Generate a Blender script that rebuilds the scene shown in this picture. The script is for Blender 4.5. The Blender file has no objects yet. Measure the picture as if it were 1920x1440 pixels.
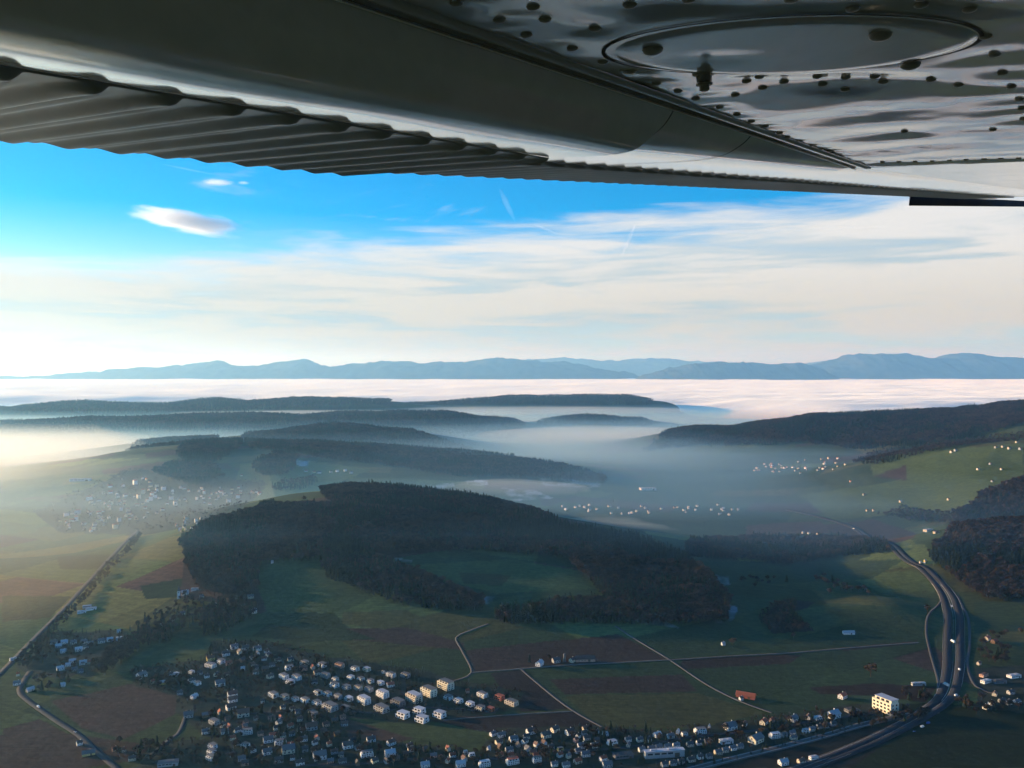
import bpy, bmesh, math, random
import numpy as np
from mathutils import Vector, Matrix

R = math.radians
scene = bpy.context.scene
COL = scene.collection

# ------------------------------------------------------------------ camera
F = 1663.0            # focal length in photo pixels (photo 1920 wide)
HOR = 695.0           # horizon row of the photo
CAM = np.array([0.0, 0.0, 500.0])     # 500 m above the valley floor
cd = bpy.data.cameras.new('camera')
cd.sensor_width = 36.0
cd.lens = 36.0 * F / 1920.0
cd.clip_start = 0.02
cd.clip_end = 250000.0
cam = bpy.data.objects.new('camera', cd)
COL.objects.link(cam)
cam.location = CAM
cam.rotation_euler = (R(90) - math.atan((720.0 - HOR) / F), 0, 0)
scene.camera = cam

# ------------------------------------------------------------------ light
SUN_EL, SUN_AZ = R(8.0), R(-71.0)     # azimuth from +Y, negative = to the left
sun_dir = Vector((math.sin(SUN_AZ) * math.cos(SUN_EL), math.cos(SUN_AZ) * math.cos(SUN_EL), math.sin(SUN_EL)))
sl = bpy.data.lights.new('sun', 'SUN')
sl.energy = 4.6
sl.angle = R(0.5)
sl.color = (1.0, 0.78, 0.48)
sun = bpy.data.objects.new('sun', sl)
COL.objects.link(sun)
sun.rotation_euler = sun_dir.to_track_quat('Z', 'Y').to_euler()
sun.location = (-300, 0, 900)

scene.view_settings.view_transform = 'Standard'
scene.view_settings.look = 'None'
scene.view_settings.exposure = 1.12
scene.view_settings.gamma = 1.0
scene.render.engine = 'CYCLES'
scene.cycles.use_denoising = True
try:
    scene.cycles.denoiser = 'OPENIMAGEDENOISE'
except Exception:
    pass
scene.cycles.max_bounces = 4
scene.cycles.diffuse_bounces = 1
scene.cycles.glossy_bounces = 2
scene.cycles.volume_bounces = 2
scene.cycles.transparent_max_bounces = 12
scene.cycles.use_adaptive_sampling = True
scene.cycles.adaptive_threshold = 0.035

# ------------------------------------------------------------------ node helpers
class NT:
    def __init__(s, tree):
        s.t = tree; s.n = tree.nodes; s.l = tree.links
    def node(s, typ, **kw):
        n = s.n.new(typ)
        for k, v in kw.items():
            setattr(n, k, v)
        return n
    def put(s, sock, v):
        if isinstance(v, bpy.types.NodeSocket):
            s.l.new(v, sock)
        elif v is not None:
            sock.default_value = v
    def math(s, op, a, b=None, c=None, clamp=False):
        n = s.node('ShaderNodeMath', operation=op, use_clamp=clamp)
        s.put(n.inputs[0], a)
        if b is not None: s.put(n.inputs[1], b)
        if c is not None: s.put(n.inputs[2], c)
        return n.outputs[0]
    def ramp(s, v, a, b, lo=0.0, hi=1.0, smooth=True):
        n = s.node('ShaderNodeMapRange', interpolation_type='SMOOTHSTEP' if smooth else 'LINEAR')
        s.put(n.inputs['Value'], v); s.put(n.inputs['From Min'], a); s.put(n.inputs['From Max'], b)
        s.put(n.inputs['To Min'], lo); s.put(n.inputs['To Max'], hi)
        return n.outputs['Result']
    def mix(s, fac, a, b, blend='MIX'):
        n = s.node('ShaderNodeMix', data_type='RGBA', blend_type=blend)
        s.put(n.inputs[0], fac); s.put(n.inputs[6], a); s.put(n.inputs[7], b)
        return n.outputs[2]
    def noise(s, vec, scale, detail=4, rough=0.55, dist=0.0):
        n = s.node('ShaderNodeTexNoise')
        s.put(n.inputs['Vector'], vec); n.inputs['Scale'].default_value = scale
        n.inputs['Detail'].default_value = detail; n.inputs['Roughness'].default_value = rough
        n.inputs['Distortion'].default_value = dist
        return n.outputs['Fac']
    def mapping(s, vec, scale=(1, 1, 1), rot=(0, 0, 0), loc=(0, 0, 0)):
        n = s.node('ShaderNodeMapping')
        s.put(n.inputs['Vector'], vec)
        n.inputs['Scale'].default_value = scale; n.inputs['Rotation'].default_value = rot; n.inputs['Location'].default_value = loc
        return n.outputs['Vector']

# ------------------------------------------------------------------ sky
world = bpy.data.worlds.new('World')
scene.world = world
world.use_nodes = True
world.cycles.sampling_method = 'MANUAL'
world.cycles.sample_map_resolution = 512
g = NT(world.node_tree)
g.n.clear()
out = g.node('ShaderNodeOutputWorld')
bg = g.node('ShaderNodeBackground')
sky = g.node('ShaderNodeTexSky', sky_type='NISHITA')
sky.sun_disc = False
sky.sun_elevation = SUN_EL
sky.sun_rotation = SUN_AZ
sky.altitude = 1000
sky.air_density = 1.0
sky.dust_density = 0.1
sky.ozone_density = 4.0
hs = g.node('ShaderNodeHueSaturation')
hs.inputs['Value'].default_value = 0.9
g.l.new(sky.outputs[0], hs.inputs['Color'])
tc = g.node('ShaderNodeTexCoord')
sep = g.node('ShaderNodeSeparateXYZ')
g.l.new(tc.outputs['Generated'], sep.inputs[0])
zc = g.math('MAXIMUM', sep.outputs[2], 0.012)
inv = g.math('DIVIDE', 1.0, zc)
comb = g.node('ShaderNodeCombineXYZ')       # the sky seen as a flat cloud deck, unit = its height
g.l.new(g.math('MULTIPLY', sep.outputs[0], inv), comb.inputs[0])
g.l.new(g.math('MULTIPLY', sep.outputs[1], inv), comb.inputs[1])
deck = comb.outputs[0]
dist = g.math('MULTIPLY', g.math('SQRT', g.math('ADD', g.math('MULTIPLY', sep.outputs[0], sep.outputs[0]), g.math('MULTIPLY', sep.outputs[1], sep.outputs[1]))), inv)
g.l.new(g.ramp(dist, 4.0, 12.0, 1.38, 0.85), hs.inputs['Saturation'])
tilt = g.math('SUBTRACT', sep.outputs[2], g.math('MULTIPLY', sep.outputs[0], 0.085))      # the veil climbs towards the right
ROT = R(-5.0)
dirv = tc.outputs['Generated']
n1 = g.noise(g.mapping(dirv, (2.0, 2.0, 13.0), (0, ROT, 0), (3.1, 1.7, 0.4)), 1.0, 6, 0.58, 0.9)
n2 = g.noise(g.mapping(dirv, (6.0, 6.0, 62.0), (0, ROT * 0.8, 0), (0.4, 7.7, 1.1)), 1.0, 6, 0.62, 1.1)
n3 = g.noise(g.mapping(dirv, (5.0, 5.0, 16.0), (0, R(-14), 0), (9.4, 2.7, 3.0)), 1.0, 6, 0.62, 1.6)
n6 = g.noise(g.mapping(dirv, (3.0, 3.0, 30.0), (0, ROT * 1.4, 0), (7.7, 3.9, 2.2)), 1.0, 5, 0.55, 1.0)
wt = g.math('ADD', tilt, g.math('MULTIPLY', g.math('SUBTRACT', n1, 0.5), 0.09))
band = g.math('MULTIPLY', g.ramp(wt, 0.185, 0.105), g.ramp(wt, 0.0, 0.085, 0.72, 1.0))
veil = g.math('ADD', band, g.math('MULTIPLY', g.math('SUBTRACT', n2, 0.5), 0.75))
veil = g.math('ADD', veil, g.math('MULTIPLY', g.math('SUBTRACT', n6, 0.5), 1.25))
veil = g.math('MULTIPLY', g.ramp(veil, 0.12, 0.92), g.ramp(band, 0.0, 0.25))
high = g.math('MULTIPLY', g.ramp(g.math('ADD', n3, g.math('MULTIPLY', g.math('SUBTRACT', n1, 0.5), 0.8)), 0.56, 0.86), 0.62)
cl = g.math('MAXIMUM', g.math('MULTIPLY', veil, 0.93), high)
cloud_col = g.mix(g.ramp(sep.outputs[2], 0.15, 0.03), (2.8, 2.74, 2.62, 1), (2.2, 2.02, 1.6, 1))
shade = g.math('MULTIPLY', g.ramp(g.math('ADD', g.math('MULTIPLY', n6, 0.65), g.math('MULTIPLY', n2, 0.35)), 0.54, 0.40), g.ramp(tilt, 0.15, 0.07, 0.25, 0.75))
cloud_col = g.mix(shade, cloud_col, (1.25, 1.72, 2.0, 1))
col = g.mix(cl, hs.outputs[0], cloud_col)
g.l.new(col, bg.inputs[0])
bg.inputs[1].default_value = 0.148
g.l.new(bg.outputs[0], out.inputs[0])

# ------------------------------------------------------------------ small tools
def new_mat(name):
    m = bpy.data.materials.new(name)
    m.use_nodes = True
    nt = NT(m.node_tree)
    b = m.node_tree.nodes['Principled BSDF']
    return m, nt, b

def tag(o, label=None, cat=None, group=None, kind=None):
    if label: o['label'] = label
    if cat: o['category'] = cat
    if group: o['group'] = group
    if kind: o['kind'] = kind
    return o

def link(name, data, parent=None, mat=None):
    o = bpy.data.objects.new(name, data)
    COL.objects.link(o)
    if parent is not None: o.parent = parent
    if mat is not None and data is not None: data.materials.append(mat)
    return o

def mesh(name, verts, faces, smooth=False):
    me = bpy.data.meshes.new(name)
    me.from_pydata([tuple(map(float, v)) for v in verts], [], [tuple(map(int, q)) for q in faces])
    if smooth: me.shade_smooth()
    return me

def grid_mesh(name, P, smooth=True):
    """P: (rows, cols, 3) array -> quad mesh"""
    nr, nc, _ = P.shape
    me = bpy.data.meshes.new(name)
    i = np.arange(nr * nc).reshape(nr, nc)
    q = np.stack([i[:-1, :-1], i[:-1, 1:], i[1:, 1:], i[1:, :-1]], -1).reshape(-1, 4)
    me.vertices.add(nr * nc)
    me.vertices.foreach_set('co', P.reshape(-1).astype(np.float32))
    me.loops.add(q.size)
    me.loops.foreach_set('vertex_index', q.reshape(-1).astype(np.int32))
    me.polygons.add(len(q))
    me.polygons.foreach_set('loop_start', (np.arange(len(q)) * 4).astype(np.int32))
    try:
        me.polygons.foreach_set('loop_total', np.full(len(q), 4, np.int32))
    except Exception:
        pass
    me.update(calc_edges=True)
    if smooth: me.shade_smooth()
    return me

def hash2(ix, iy, seed=0):
    h = (ix.astype(np.int64) * 374761393 + iy.astype(np.int64) * 668265263 + seed * 974634777) & 0xffffffff
    h = ((h ^ (h >> 13)) * 1274126177) & 0xffffffff
    h = h ^ (h >> 16)
    return (h & 0xffffff).astype(np.float64) / float(0xffffff)

def vnoise(x, y, seed=0):
    ix = np.floor(x); iy = np.floor(y)
    fx = x - ix; fy = y - iy
    fx = fx * fx * (3 - 2 * fx); fy = fy * fy * (3 - 2 * fy)
    a = hash2(ix, iy, seed); b = hash2(ix + 1, iy, seed); c = hash2(ix, iy + 1, seed); d = hash2(ix + 1, iy + 1, seed)
    return (a * (1 - fx) + b * fx) * (1 - fy) + (c * (1 - fx) + d * fx) * fy

def fbm(x, y, octs=4, seed=0, gain=0.5):
    s = np.zeros_like(x, dtype=np.float64); a = 0.5; t = 0
    for k in range(octs):
        s += a * vnoise(x * 2 ** k + 17.3 * k, y * 2 ** k - 9.1 * k, seed + k); t += a; a *= gain
    return s / t

# ------------------------------------------------------------------ terrain
# a crest is a list of (bearing column, row seen, distance, front width, back width); heights follow from the sight line
TREE_H = 17.0
def crest(pts, wooded=True):
    o = []
    for px, py, d, wf, wb in pts:
        x = (px - 960) / F * d
        z = CAM[2] - (py - HOR) / F * d - (TREE_H if wooded else 0)
        o.append((x, d, max(z, 1.0), wf, wb))
    return np.array(o)

CRESTS = [
    # the wooded hill in the middle: back crest
    crest([(575, 925, 2760, 500, 330), (640, 910, 2700, 600, 330), (690, 906, 2650, 700, 330), (760, 916, 2600, 740, 320), (850, 938, 2500, 740, 300),
           (930, 950, 2440, 720, 280), (1000, 978, 2350, 700, 260), (1060, 1003, 2270, 640, 250), (1180, 1025, 2150, 540, 230),
           (1260, 1050, 2050, 430, 200), (1315, 1085, 1930, 300, 170), (1355, 1125, 1850, 200, 140)]),
    # its left shoulder
    crest([(338, 1030, 2180, 200, 200), (380, 1003, 2230, 260, 220), (440, 985, 2290, 340, 230), (500, 966, 2330, 430, 240), (570, 962, 2330, 500, 260), (650, 962, 2300, 560, 300)]),
    # second hill: shoulder fields and woods
    crest([(345, 838, 4350, 500, 400), (380, 826, 4500, 900, 400), (450, 824, 4600, 1250, 420), (540, 826, 4650, 1500, 420), (640, 832, 4650, 1500, 420), (720, 838, 4550, 1250, 420),
           (850, 850, 4400, 900, 380), (920, 860, 4300, 750, 360), (1000, 872, 4200, 560, 330), (1080, 886, 4080, 400, 300), (1135, 902, 3980, 260, 250)]),
    # hill behind it
    crest([(440, 826, 5500, 500, 400), (480, 815, 5500, 600, 500), (530, 805, 5550, 700, 500), (590, 800, 5600, 700, 500), (640, 794, 5700, 700, 500), (720, 802, 5650, 700, 500), (800, 823, 5500, 550, 450), (880, 846, 5300, 400, 350)]),
    crest([(690, 822, 6800, 600, 500), (800, 815, 6700, 700, 500), (870, 812, 6600, 700, 500), (920, 824, 6500, 500, 400), (965, 845, 6400, 300, 300)]),
    crest([(215, 862, 5050, 350, 300), (260, 838, 5150, 450, 400), (300, 824, 5200, 550, 450), (350, 819, 5250, 600, 450), (405, 822, 5300, 500, 450)]),
    # misty ridges farther off
    crest([(-300, 800, 6800, 900, 700), (0, 790, 6900, 900, 700), (170, 783, 7000, 900, 700), (330, 777, 7000, 900, 700), (400, 774, 7000, 900, 700), (500, 775, 7000, 900, 700), (560, 782, 7000, 800, 700), (650, 771, 7200, 800, 700), (790, 771, 7300, 800, 700), (900, 782, 7300, 700, 600), (980, 800, 7200, 500, 500)]),
    crest([(1000, 797, 7700, 500, 500), (1050, 785, 7700, 600, 500), (1105, 777, 7700, 600, 500), (1170, 783, 7700, 600, 500), (1225, 797, 7700, 400, 400)]),
    crest([(-400, 765, 8600, 900, 800), (-100, 762, 8700, 900, 800), (60, 765, 8800, 900, 800), (100, 758, 8900, 900, 800), (150, 752, 8900, 900, 800), (260, 756, 8900, 900, 800), (330, 757, 8900, 900, 800), (400, 749, 9000, 900, 800), (470, 753, 9000, 900, 800), (520, 748, 9100, 900, 800), (640, 745, 9200, 900, 800), (720, 749, 9300, 700, 700), (780, 757, 9300, 500, 500)]),
    crest([(700, 762, 9900, 600, 500), (800, 755, 10000, 700, 500), (900, 746, 10100, 700, 500), (960, 742, 10200, 700, 500), (1090, 741, 10200, 700, 500), (1170, 741, 10200, 600, 500), (1225, 748, 10200, 400, 400)]),
    # hill on the right
    crest([(1215, 842, 6200, 350, 350), (1262, 814, 5950, 500, 450), (1325, 799, 5750, 560, 500), (1400, 796, 5650, 620, 500), (1480, 781, 5500, 700, 500), (1550, 771, 5400, 800, 500), (1700, 767, 5250, 950, 500), (1850, 761, 5100, 1150, 600), (1930, 756, 5000, 1300, 700), (2200, 740, 4700, 1300, 900)]),
    crest([(1640, 838, 4700, 350, 300), (1730, 822, 4600, 500, 300), (1830, 812, 4500, 600, 300), (1930, 800, 4400, 700, 400)]),
    # green shoulder with farms
    crest([(1780, 880, 3650, 500, 500), (1850, 850, 3600, 600, 600), (1930, 830, 3500, 700, 700), (2200, 800, 3300, 800, 800)], False),
    # wooded spurs at the right edge
    crest([(1795, 965, 2900, 220, 260), (1850, 937, 2900, 300, 300), (1920, 912, 2900, 380, 320), (2150, 860, 2800, 500, 500)]),
    crest([(1745, 1045, 2150, 160, 170), (1790, 1006, 2200, 260, 220), (1850, 985, 2250, 330, 230), (1930, 978, 2250, 380, 240), (2150, 960, 2200, 420, 300)]),
    # rise the foreground fields climb, and the high ground to the left of the picture
    crest([(480, 1175, 1800, 260, 400), (620, 1165, 1800, 300, 400), (780, 1165, 1750, 280, 400), (900, 1180, 1700, 220, 400)], False),
    crest([(1560, 1140, 1780, 130, 130), (1640, 1132, 1800, 150, 130), (1720, 1150, 1770, 120, 120)], False),
]

def H(x, y):
    x = np.asarray(x, dtype=np.float64); y = np.asarray(y, dtype=np.float64)
    shp = x.shape; x = x.ravel(); y = y.ravel()
    acc = np.zeros_like(x)
    for C in CRESTS:
        m = 2.3 * C[:, 3:5].max()
        I = np.nonzero((x > C[:, 0].min() - m) & (x < C[:, 0].max() + m) & (y > C[:, 1].min() - m) & (y < C[:, 1].max() + m))[0]
        if len(I) == 0: continue
        xs = x[I].astype(np.float32); ys = y[I].astype(np.float32)
        best = np.zeros_like(xs)
        for a, b in zip(C[:-1], C[1:]):
            dx, dy = b[0] - a[0], b[1] - a[1]
            t = np.clip(((xs - a[0]) * dx + (ys - a[1]) * dy) / (dx * dx + dy * dy), 0, 1)
            cx = a[0] + t * dx; cy = a[1] + t * dy
            d = np.sqrt((xs - cx) ** 2 + (ys - cy) ** 2)
            k = 0.5 + 0.5 * (cy - ys) / np.maximum(d, 1.0)
            w = (a[3] + t * (b[3] - a[3])) * k + (a[4] + t * (b[4] - a[4])) * (1 - k)
            z = a[2] + t * (b[2] - a[2])
            best = np.maximum(best, z * np.exp(-(d / w) ** 2))
        acc[I] += best ** 4
    h = acc ** 0.25
    r = fbm(x / 420.0, y / 420.0, 4, 3) - 0.5
    h = h * (1 + 0.22 * r * np.clip(h / 40, 0, 1))
    h = h + (fbm(x / 900.0, y / 900.0, 3, 11) - 0.5) * 9.0
    return h.reshape(shp)

def H1(x, y):
    return float(H(np.array([x]), np.array([y]))[0])

def project(x, y, z):
    return 960 + F * x / y, HOR - F * (z - CAM[2]) / y

def in_poly(px, py, poly):
    c = np.zeros(px.shape, bool)
    n = len(poly); j = n - 1
    for i in range(n):
        xi, yi = poly[i]; xj, yj = poly[j]
        if yi != yj:
            c ^= ((yi > py) != (yj > py)) & (px < (xj - xi) * (py - yi) / (yj - yi) + xi)
        j = i
    return c

# ------------------------------------------------------------------ ground sheet with its fields
GRASS = np.array([0.038, 0.056, 0.024]); GRASS2 = np.array([0.050, 0.064, 0.025]); OLIVE = np.array([0.075, 0.074, 0.028])
BROWN = np.array([0.052, 0.034, 0.025]); DARK = np.array([0.030, 0.022, 0.019]); STUB = np.array([0.11, 0.085, 0.050])
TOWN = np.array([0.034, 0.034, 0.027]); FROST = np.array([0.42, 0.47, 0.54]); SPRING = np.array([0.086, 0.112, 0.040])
FIELDS = [   # outline on the photo, colour, distance range
    ([(870, 1222), (1073, 1200), (1160, 1191), (1255, 1239), (1120, 1249), (977, 1257), (887, 1265)], BROWN, 1300, 1900),
    ([(920, 1265), (977, 1258), (1073, 1333), (977, 1338), (940, 1297)], DARK, 1200, 1700),
    ([(827, 1353), (1077, 1338), (1125, 1364), (1040, 1370), (923, 1378), (840, 1365)], DARK, 1100, 1500),
    ([(640, 1350), (820, 1358), (930, 1382), (900, 1405), (760, 1385), (640, 1348)], GRASS2 * 1.15, 1100, 1500),
    ([(987, 1258), (1262, 1240), (1330, 1288), (1180, 1290), (1030, 1290)], GRASS, 1200, 1700),
    ([(1030, 1277), (1280, 1267), (1310, 1300), (1200, 1302), (1060, 1305)], BROWN * 0.9, 1200, 1700),
    ([(1060, 1308), (1310, 1303), (1440, 1340), (1300, 1370), (1125, 1366)], OLIVE * 0.8, 1100, 1600),
    ([(640, 1180), (760, 1178), (870, 1208), (872, 1222), (700, 1205), (620, 1198)], BROWN * 1.1, 1300, 1900),
    ([(500, 1172), (640, 1178), (700, 1200), (560, 1206), (470, 1195)], GRASS * 0.75, 1300, 1900),
    ([(640, 1150), (760, 1145), (800, 1165), (720, 1182), (640, 1172)], OLIVE * 1.15, 1400, 2000),
    ([(490, 1050), (600, 1040), (640, 1090), (700, 1120), (640, 1150), (500, 1150), (480, 1100)], SPRING * 0.75, 1500, 2300),
    ([(770, 1060), (960, 1050), (1110, 1075), (1120, 1105), (930, 1115), (820, 1085)], SPRING * 0.85, 1500, 2200),
    ([(860, 1075), (960, 1080), (940, 1100), (870, 1095)], OLIVE * 0.7, 1500, 2200),
    ([(1280, 1238), (1507, 1229), (1482, 1247), (1280, 1258)], BROWN * 0.8, 1200, 1800),
    ([(1560, 1218), (1725, 1203), (1690, 1212), (1590, 1223)], BROWN * 0.9, 1200, 1800),
    ([(1520, 1292), (1640, 1284), (1760, 1290), (1740, 1320), (1640, 1308), (1540, 1304)], BROWN * 0.75, 1100, 1700),
    ([(1430, 1160), (1470, 1125), (1530, 1130), (1500, 1160), (1530, 1185), (1450, 1190)], DARK * 1.2, 1400, 2000),
    ([(1485, 1150), (1560, 1132), (1720, 1142), (1740, 1155), (1560, 1142), (1505, 1165)], GRASS2 * 1.2, 1400, 2000),
    ([(1590, 1080), (1720, 1070), (1770, 1110), (1650, 1112)], SPRING * 0.9, 1500, 2300),
    ([(1300, 1055), (1700, 1050), (1640, 1085), (1400, 1100), (1310, 1090)], GRASS * 0.95, 1700, 2500),
    ([(90, 1318), (240, 1285), (330, 1300), (330, 1340), (230, 1390), (150, 1370)], BROWN * 1.25, 1100, 1500),
    ([(0, 1370), (70, 1352), (130, 1385), (160, 1420), (140, 1445), (0, 1445)], BROWN * 1.1, 1000, 1400),
    ([(105, 1045), (205, 1040), (190, 1068), (110, 1068)], OLIVE * 0.85, 1900, 2800),
    ([(0, 1118), (130, 1120), (90, 1160), (0, 1168)], OLIVE * 0.9, 1700, 2300),
    ([(260, 1100), (340, 1085), (330, 1120), (270, 1125)], GRASS * 0.8, 1700, 2300),
    ([(480, 900), (640, 900), (640, 960), (460, 955)], SPRING * 1.15, 2700, 3800),
    ([(430, 930), (500, 900), (620, 905), (630, 955), (480, 962)], SPRING * 1.2, 2700, 3800),
    ([(450, 870), (560, 862), (700, 880), (640, 902), (440, 905)], SPRING, 3000, 4500),
    ([(540, 836), (600, 832), (610, 842), (545, 848)], SPRING, 3500, 4800),
    ([(1540, 985), (1640, 975), (1720, 1000), (1700, 1035), (1600, 1020)], BROWN * 1.2, 2300, 3100),
    ([(1400, 985), (1540, 978), (1560, 1000), (1400, 1005)], BROWN * 1.5, 2400, 3200),
    ([(1500, 930), (1760, 890), (1920, 860), (1920, 920), (1760, 960), (1560, 975)], SPRING * 0.95, 2600, 4200),
    ([(1700, 850), (1920, 830), (1920, 870), (1700, 900)], SPRING * 0.9, 3000, 4600),
    ([(1650, 1330), (1750, 1320), (1990, 1345), (1990, 1445), (1560, 1445)], GRASS * 0.42, 1000, 1500),
    ([(1380, 1400), (1600, 1372), (1720, 1360), (1600, 1445), (1340, 1445)], TOWN * 0.6, 1000, 1400),
    ([(1830, 1130), (1920, 1130), (1920, 1185), (1830, 1190)], GRASS * 0.9, 1500, 2000),
    # plain fields, with sunlight painted in as a brighter ground colour
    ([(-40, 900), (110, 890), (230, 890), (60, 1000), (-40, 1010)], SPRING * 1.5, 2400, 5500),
    # frosted hollows that the sun has not reached
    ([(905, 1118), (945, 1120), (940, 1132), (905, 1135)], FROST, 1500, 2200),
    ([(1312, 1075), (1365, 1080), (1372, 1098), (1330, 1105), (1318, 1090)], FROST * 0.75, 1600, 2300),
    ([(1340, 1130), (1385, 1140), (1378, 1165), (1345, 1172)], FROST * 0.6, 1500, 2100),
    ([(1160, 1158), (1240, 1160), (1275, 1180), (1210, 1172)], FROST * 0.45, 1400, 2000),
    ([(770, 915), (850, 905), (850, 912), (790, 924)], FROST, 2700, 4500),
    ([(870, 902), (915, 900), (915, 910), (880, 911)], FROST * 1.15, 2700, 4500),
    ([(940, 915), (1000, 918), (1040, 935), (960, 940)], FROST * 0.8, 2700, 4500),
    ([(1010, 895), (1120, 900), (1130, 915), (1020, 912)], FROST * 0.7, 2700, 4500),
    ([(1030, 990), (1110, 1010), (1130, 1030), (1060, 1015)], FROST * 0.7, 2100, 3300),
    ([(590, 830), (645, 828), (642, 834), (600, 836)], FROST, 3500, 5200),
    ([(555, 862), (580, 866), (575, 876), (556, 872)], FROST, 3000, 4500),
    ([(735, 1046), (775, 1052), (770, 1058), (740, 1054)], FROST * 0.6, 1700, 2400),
]
VILLAGES = [  # gardens, yards and streets: darker, mixed ground
    ([(240, 1255), (380, 1240), (400, 1205), (500, 1205), (620, 1235), (770, 1255), (850, 1275), (980, 1300), (975, 1335), (860, 1350), (760, 1360), (640, 1345), (640, 1390), (380, 1385), (330, 1340), (330, 1310), (250, 1290)], 1050, 1900),
    ([(280, 1400), (420, 1385), (640, 1385), (780, 1400), (900, 1415), (930, 1370), (1120, 1365), (1240, 1375), (1600, 1325), (1720, 1330), (1600, 1375), (1330, 1445), (250, 1445)], 1000, 1600),
    ([(80, 1190), (230, 1185), (240, 1200), (170, 1270), (60, 1275), (20, 1250)], 1300, 1800),
    ([(60, 960), (240, 880), (500, 905), (480, 935), (340, 1005), (110, 1000)], 2400, 4500),
    ([(1830, 1255), (1930, 1250), (1930, 1340), (1840, 1330)], 1100, 1700),
]

u_in = np.linspace(-0.64, 0.64, 760)
rows = np.concatenate([np.linspace(-20000, -1200, 8), np.linspace(-1000, 820, 14), 1.0 / np.linspace(1 / 860.0, 1 / 16000.0, 560), [20000, 30000, 45000, 75000]])
nr = len(rows)
W = np.sqrt(rows ** 2 + 600.0 ** 2)
Xin = W[:, None] * u_in[None, :]
to = np.linspace(0, 1, 16)[1:] ** 2.2
Xl = Xin[:, :1] + (-78000 - Xin[:, :1]) * to[None, ::-1]
Xr = Xin[:, -1:] + (78000 - Xin[:, -1:]) * to[None, :]
X = np.concatenate([Xl, Xin, Xr], 1)
Y = np.repeat(rows[:, None], X.shape[1], 1)
Z = H(X, Y)
ground_me = grid_mesh('ground', np.stack([X, Y, Z], -1))

_r0 = int(np.argmax(rows >= 860.0 - 1)); _ry = rows[_r0:-3]; _rW = W[_r0:-3]; _rZ = Z[_r0:-3, 15:15 + 760]; _ri = np.arange(len(_ry))
def spot(px, py):
    """where the sight line of a photo point meets the terrain"""
    dx = (px - 960) / F; dz = -(py - HOR) / F
    c = np.clip((dx * _ry / _rW + 0.64) / 1.28 * 759, 0, 758.999)
    i0 = c.astype(int); t = c - i0
    hz = _rZ[_ri, i0] * (1 - t) + _rZ[_ri, i0 + 1] * t
    g_ = CAM[2] + dz * _ry - hz
    i = int(np.argmax(g_ < 0))
    if g_[i] >= 0: i = len(_ry) - 1
    if i == 0: return np.array([dx * _ry[0], _ry[0], hz[0]])
    t = g_[i - 1] / (g_[i - 1] - g_[i] + 1e-9)
    y = _ry[i - 1] + t * (_ry[i] - _ry[i - 1])
    return np.array([dx * y, y, hz[i - 1] + t * (hz[i] - hz[i - 1])])

# parcels: strips of farmland of uneven width, turned differently by district
def parcel_colour(x, y):
    dist_id = np.floor(x / 1150.0 + 0.35 * np.sin(y / 900.0)) * 7 + np.floor(y / 1000.0 + 0.3 * np.sin(x / 800.0))
    ang = hash2(dist_id, dist_id * 0 + 5, 2) * 1.2 - 0.6
    ca, sa = np.cos(ang), np.sin(ang)
    p = x * ca + y * sa; q = -x * sa + y * ca
    band_ = np.floor(q / 150.0 + 0.4 * (vnoise(q / 500.0, dist_id, 8) - 0.5))
    cell = np.floor(p / (170.0 + 260.0 * hash2(band_, dist_id, 4)) + hash2(band_, dist_id, 6) * 3)
    r = hash2(cell + 57 * dist_id, band_, 9)[..., None]; r2 = hash2(cell + 31 * dist_id, band_, 10)[..., None]
    c = np.where(r < 0.38, GRASS, np.where(r < 0.66, GRASS2, np.where(r < 0.80, OLIVE, np.where(r < 0.93, BROWN * 1.25, SPRING))))
    fp = np.mod(p / (170.0 + 260.0 * hash2(band_, dist_id, 4)) + hash2(band_, dist_id, 6) * 3, 1.0)
    fq = np.mod(q / 150.0 + 0.4 * (vnoise(q / 500.0, dist_id, 8) - 0.5), 1.0)
    edge_ = np.minimum(np.minimum(fp, 1 - fp) * 300.0, np.minimum(fq, 1 - fq) * 150.0)
    line = np.where(edge_ < 2.6, 0.70 + 0.5 * hash2(band_, cell, 12), 1.0)[..., None]
    rowsx = (1 + 0.08 * np.sin(q * 2 * np.pi / 23.0) * (r[..., 0] > 0.35))[..., None]
    return c * (0.82 + 0.36 * r2) * line * rowsx

colr = parcel_colour(X, Y)
Ys = np.maximum(Y, 100.0)
PX, PY = project(X, Ys, Z)
wob = (fbm(X / 26.0, Y / 26.0, 2, 21) - 0.5)
colr *= (1 + 0.35 * (fbm(X / 70.0, Y / 110.0, 3, 31) - 0.5))[..., None]
jx = PX + wob * 4.0; jy = PY + wob * 2.0
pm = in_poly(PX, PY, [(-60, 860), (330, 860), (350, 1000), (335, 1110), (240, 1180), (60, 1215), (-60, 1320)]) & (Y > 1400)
colr[pm] *= np.array([1.9, 1.75, 1.5])  # low sunlight on the left plain, painted as lighter, warmer ground
for poly, c, y0, y1 in FIELDS:
    m = in_poly(jx, jy, poly) & (Y > y0) & (Y < y1)
    if c is FROST or c.max() > 0.16:
        s_ = (np.clip(3.0 * fbm(X / 34.0, Y / 60.0, 4, 5) - 1.05, 0, 1) * 0.7)[..., None]
        colr[m] = (colr * (1 - s_) + c * s_)[m]
    else:
        colr[m] = (c * (1 + 0.35 * (fbm(X / 60.0, Y / 90.0, 3, 41) - 0.5))[..., None])[m]
for poly, y0, y1 in VILLAGES:
    m = in_poly(PX + wob * 16, PY + wob * 10, poly) & (Y > y0) & (Y < y1)
    v = (TOWN * (0.6 + 0.9 * fbm(X / 14.0, Y / 14.0, 2, 61))[..., None]) * 0.75 + GRASS * 0.25
    colr[m] = v[m]
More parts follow.
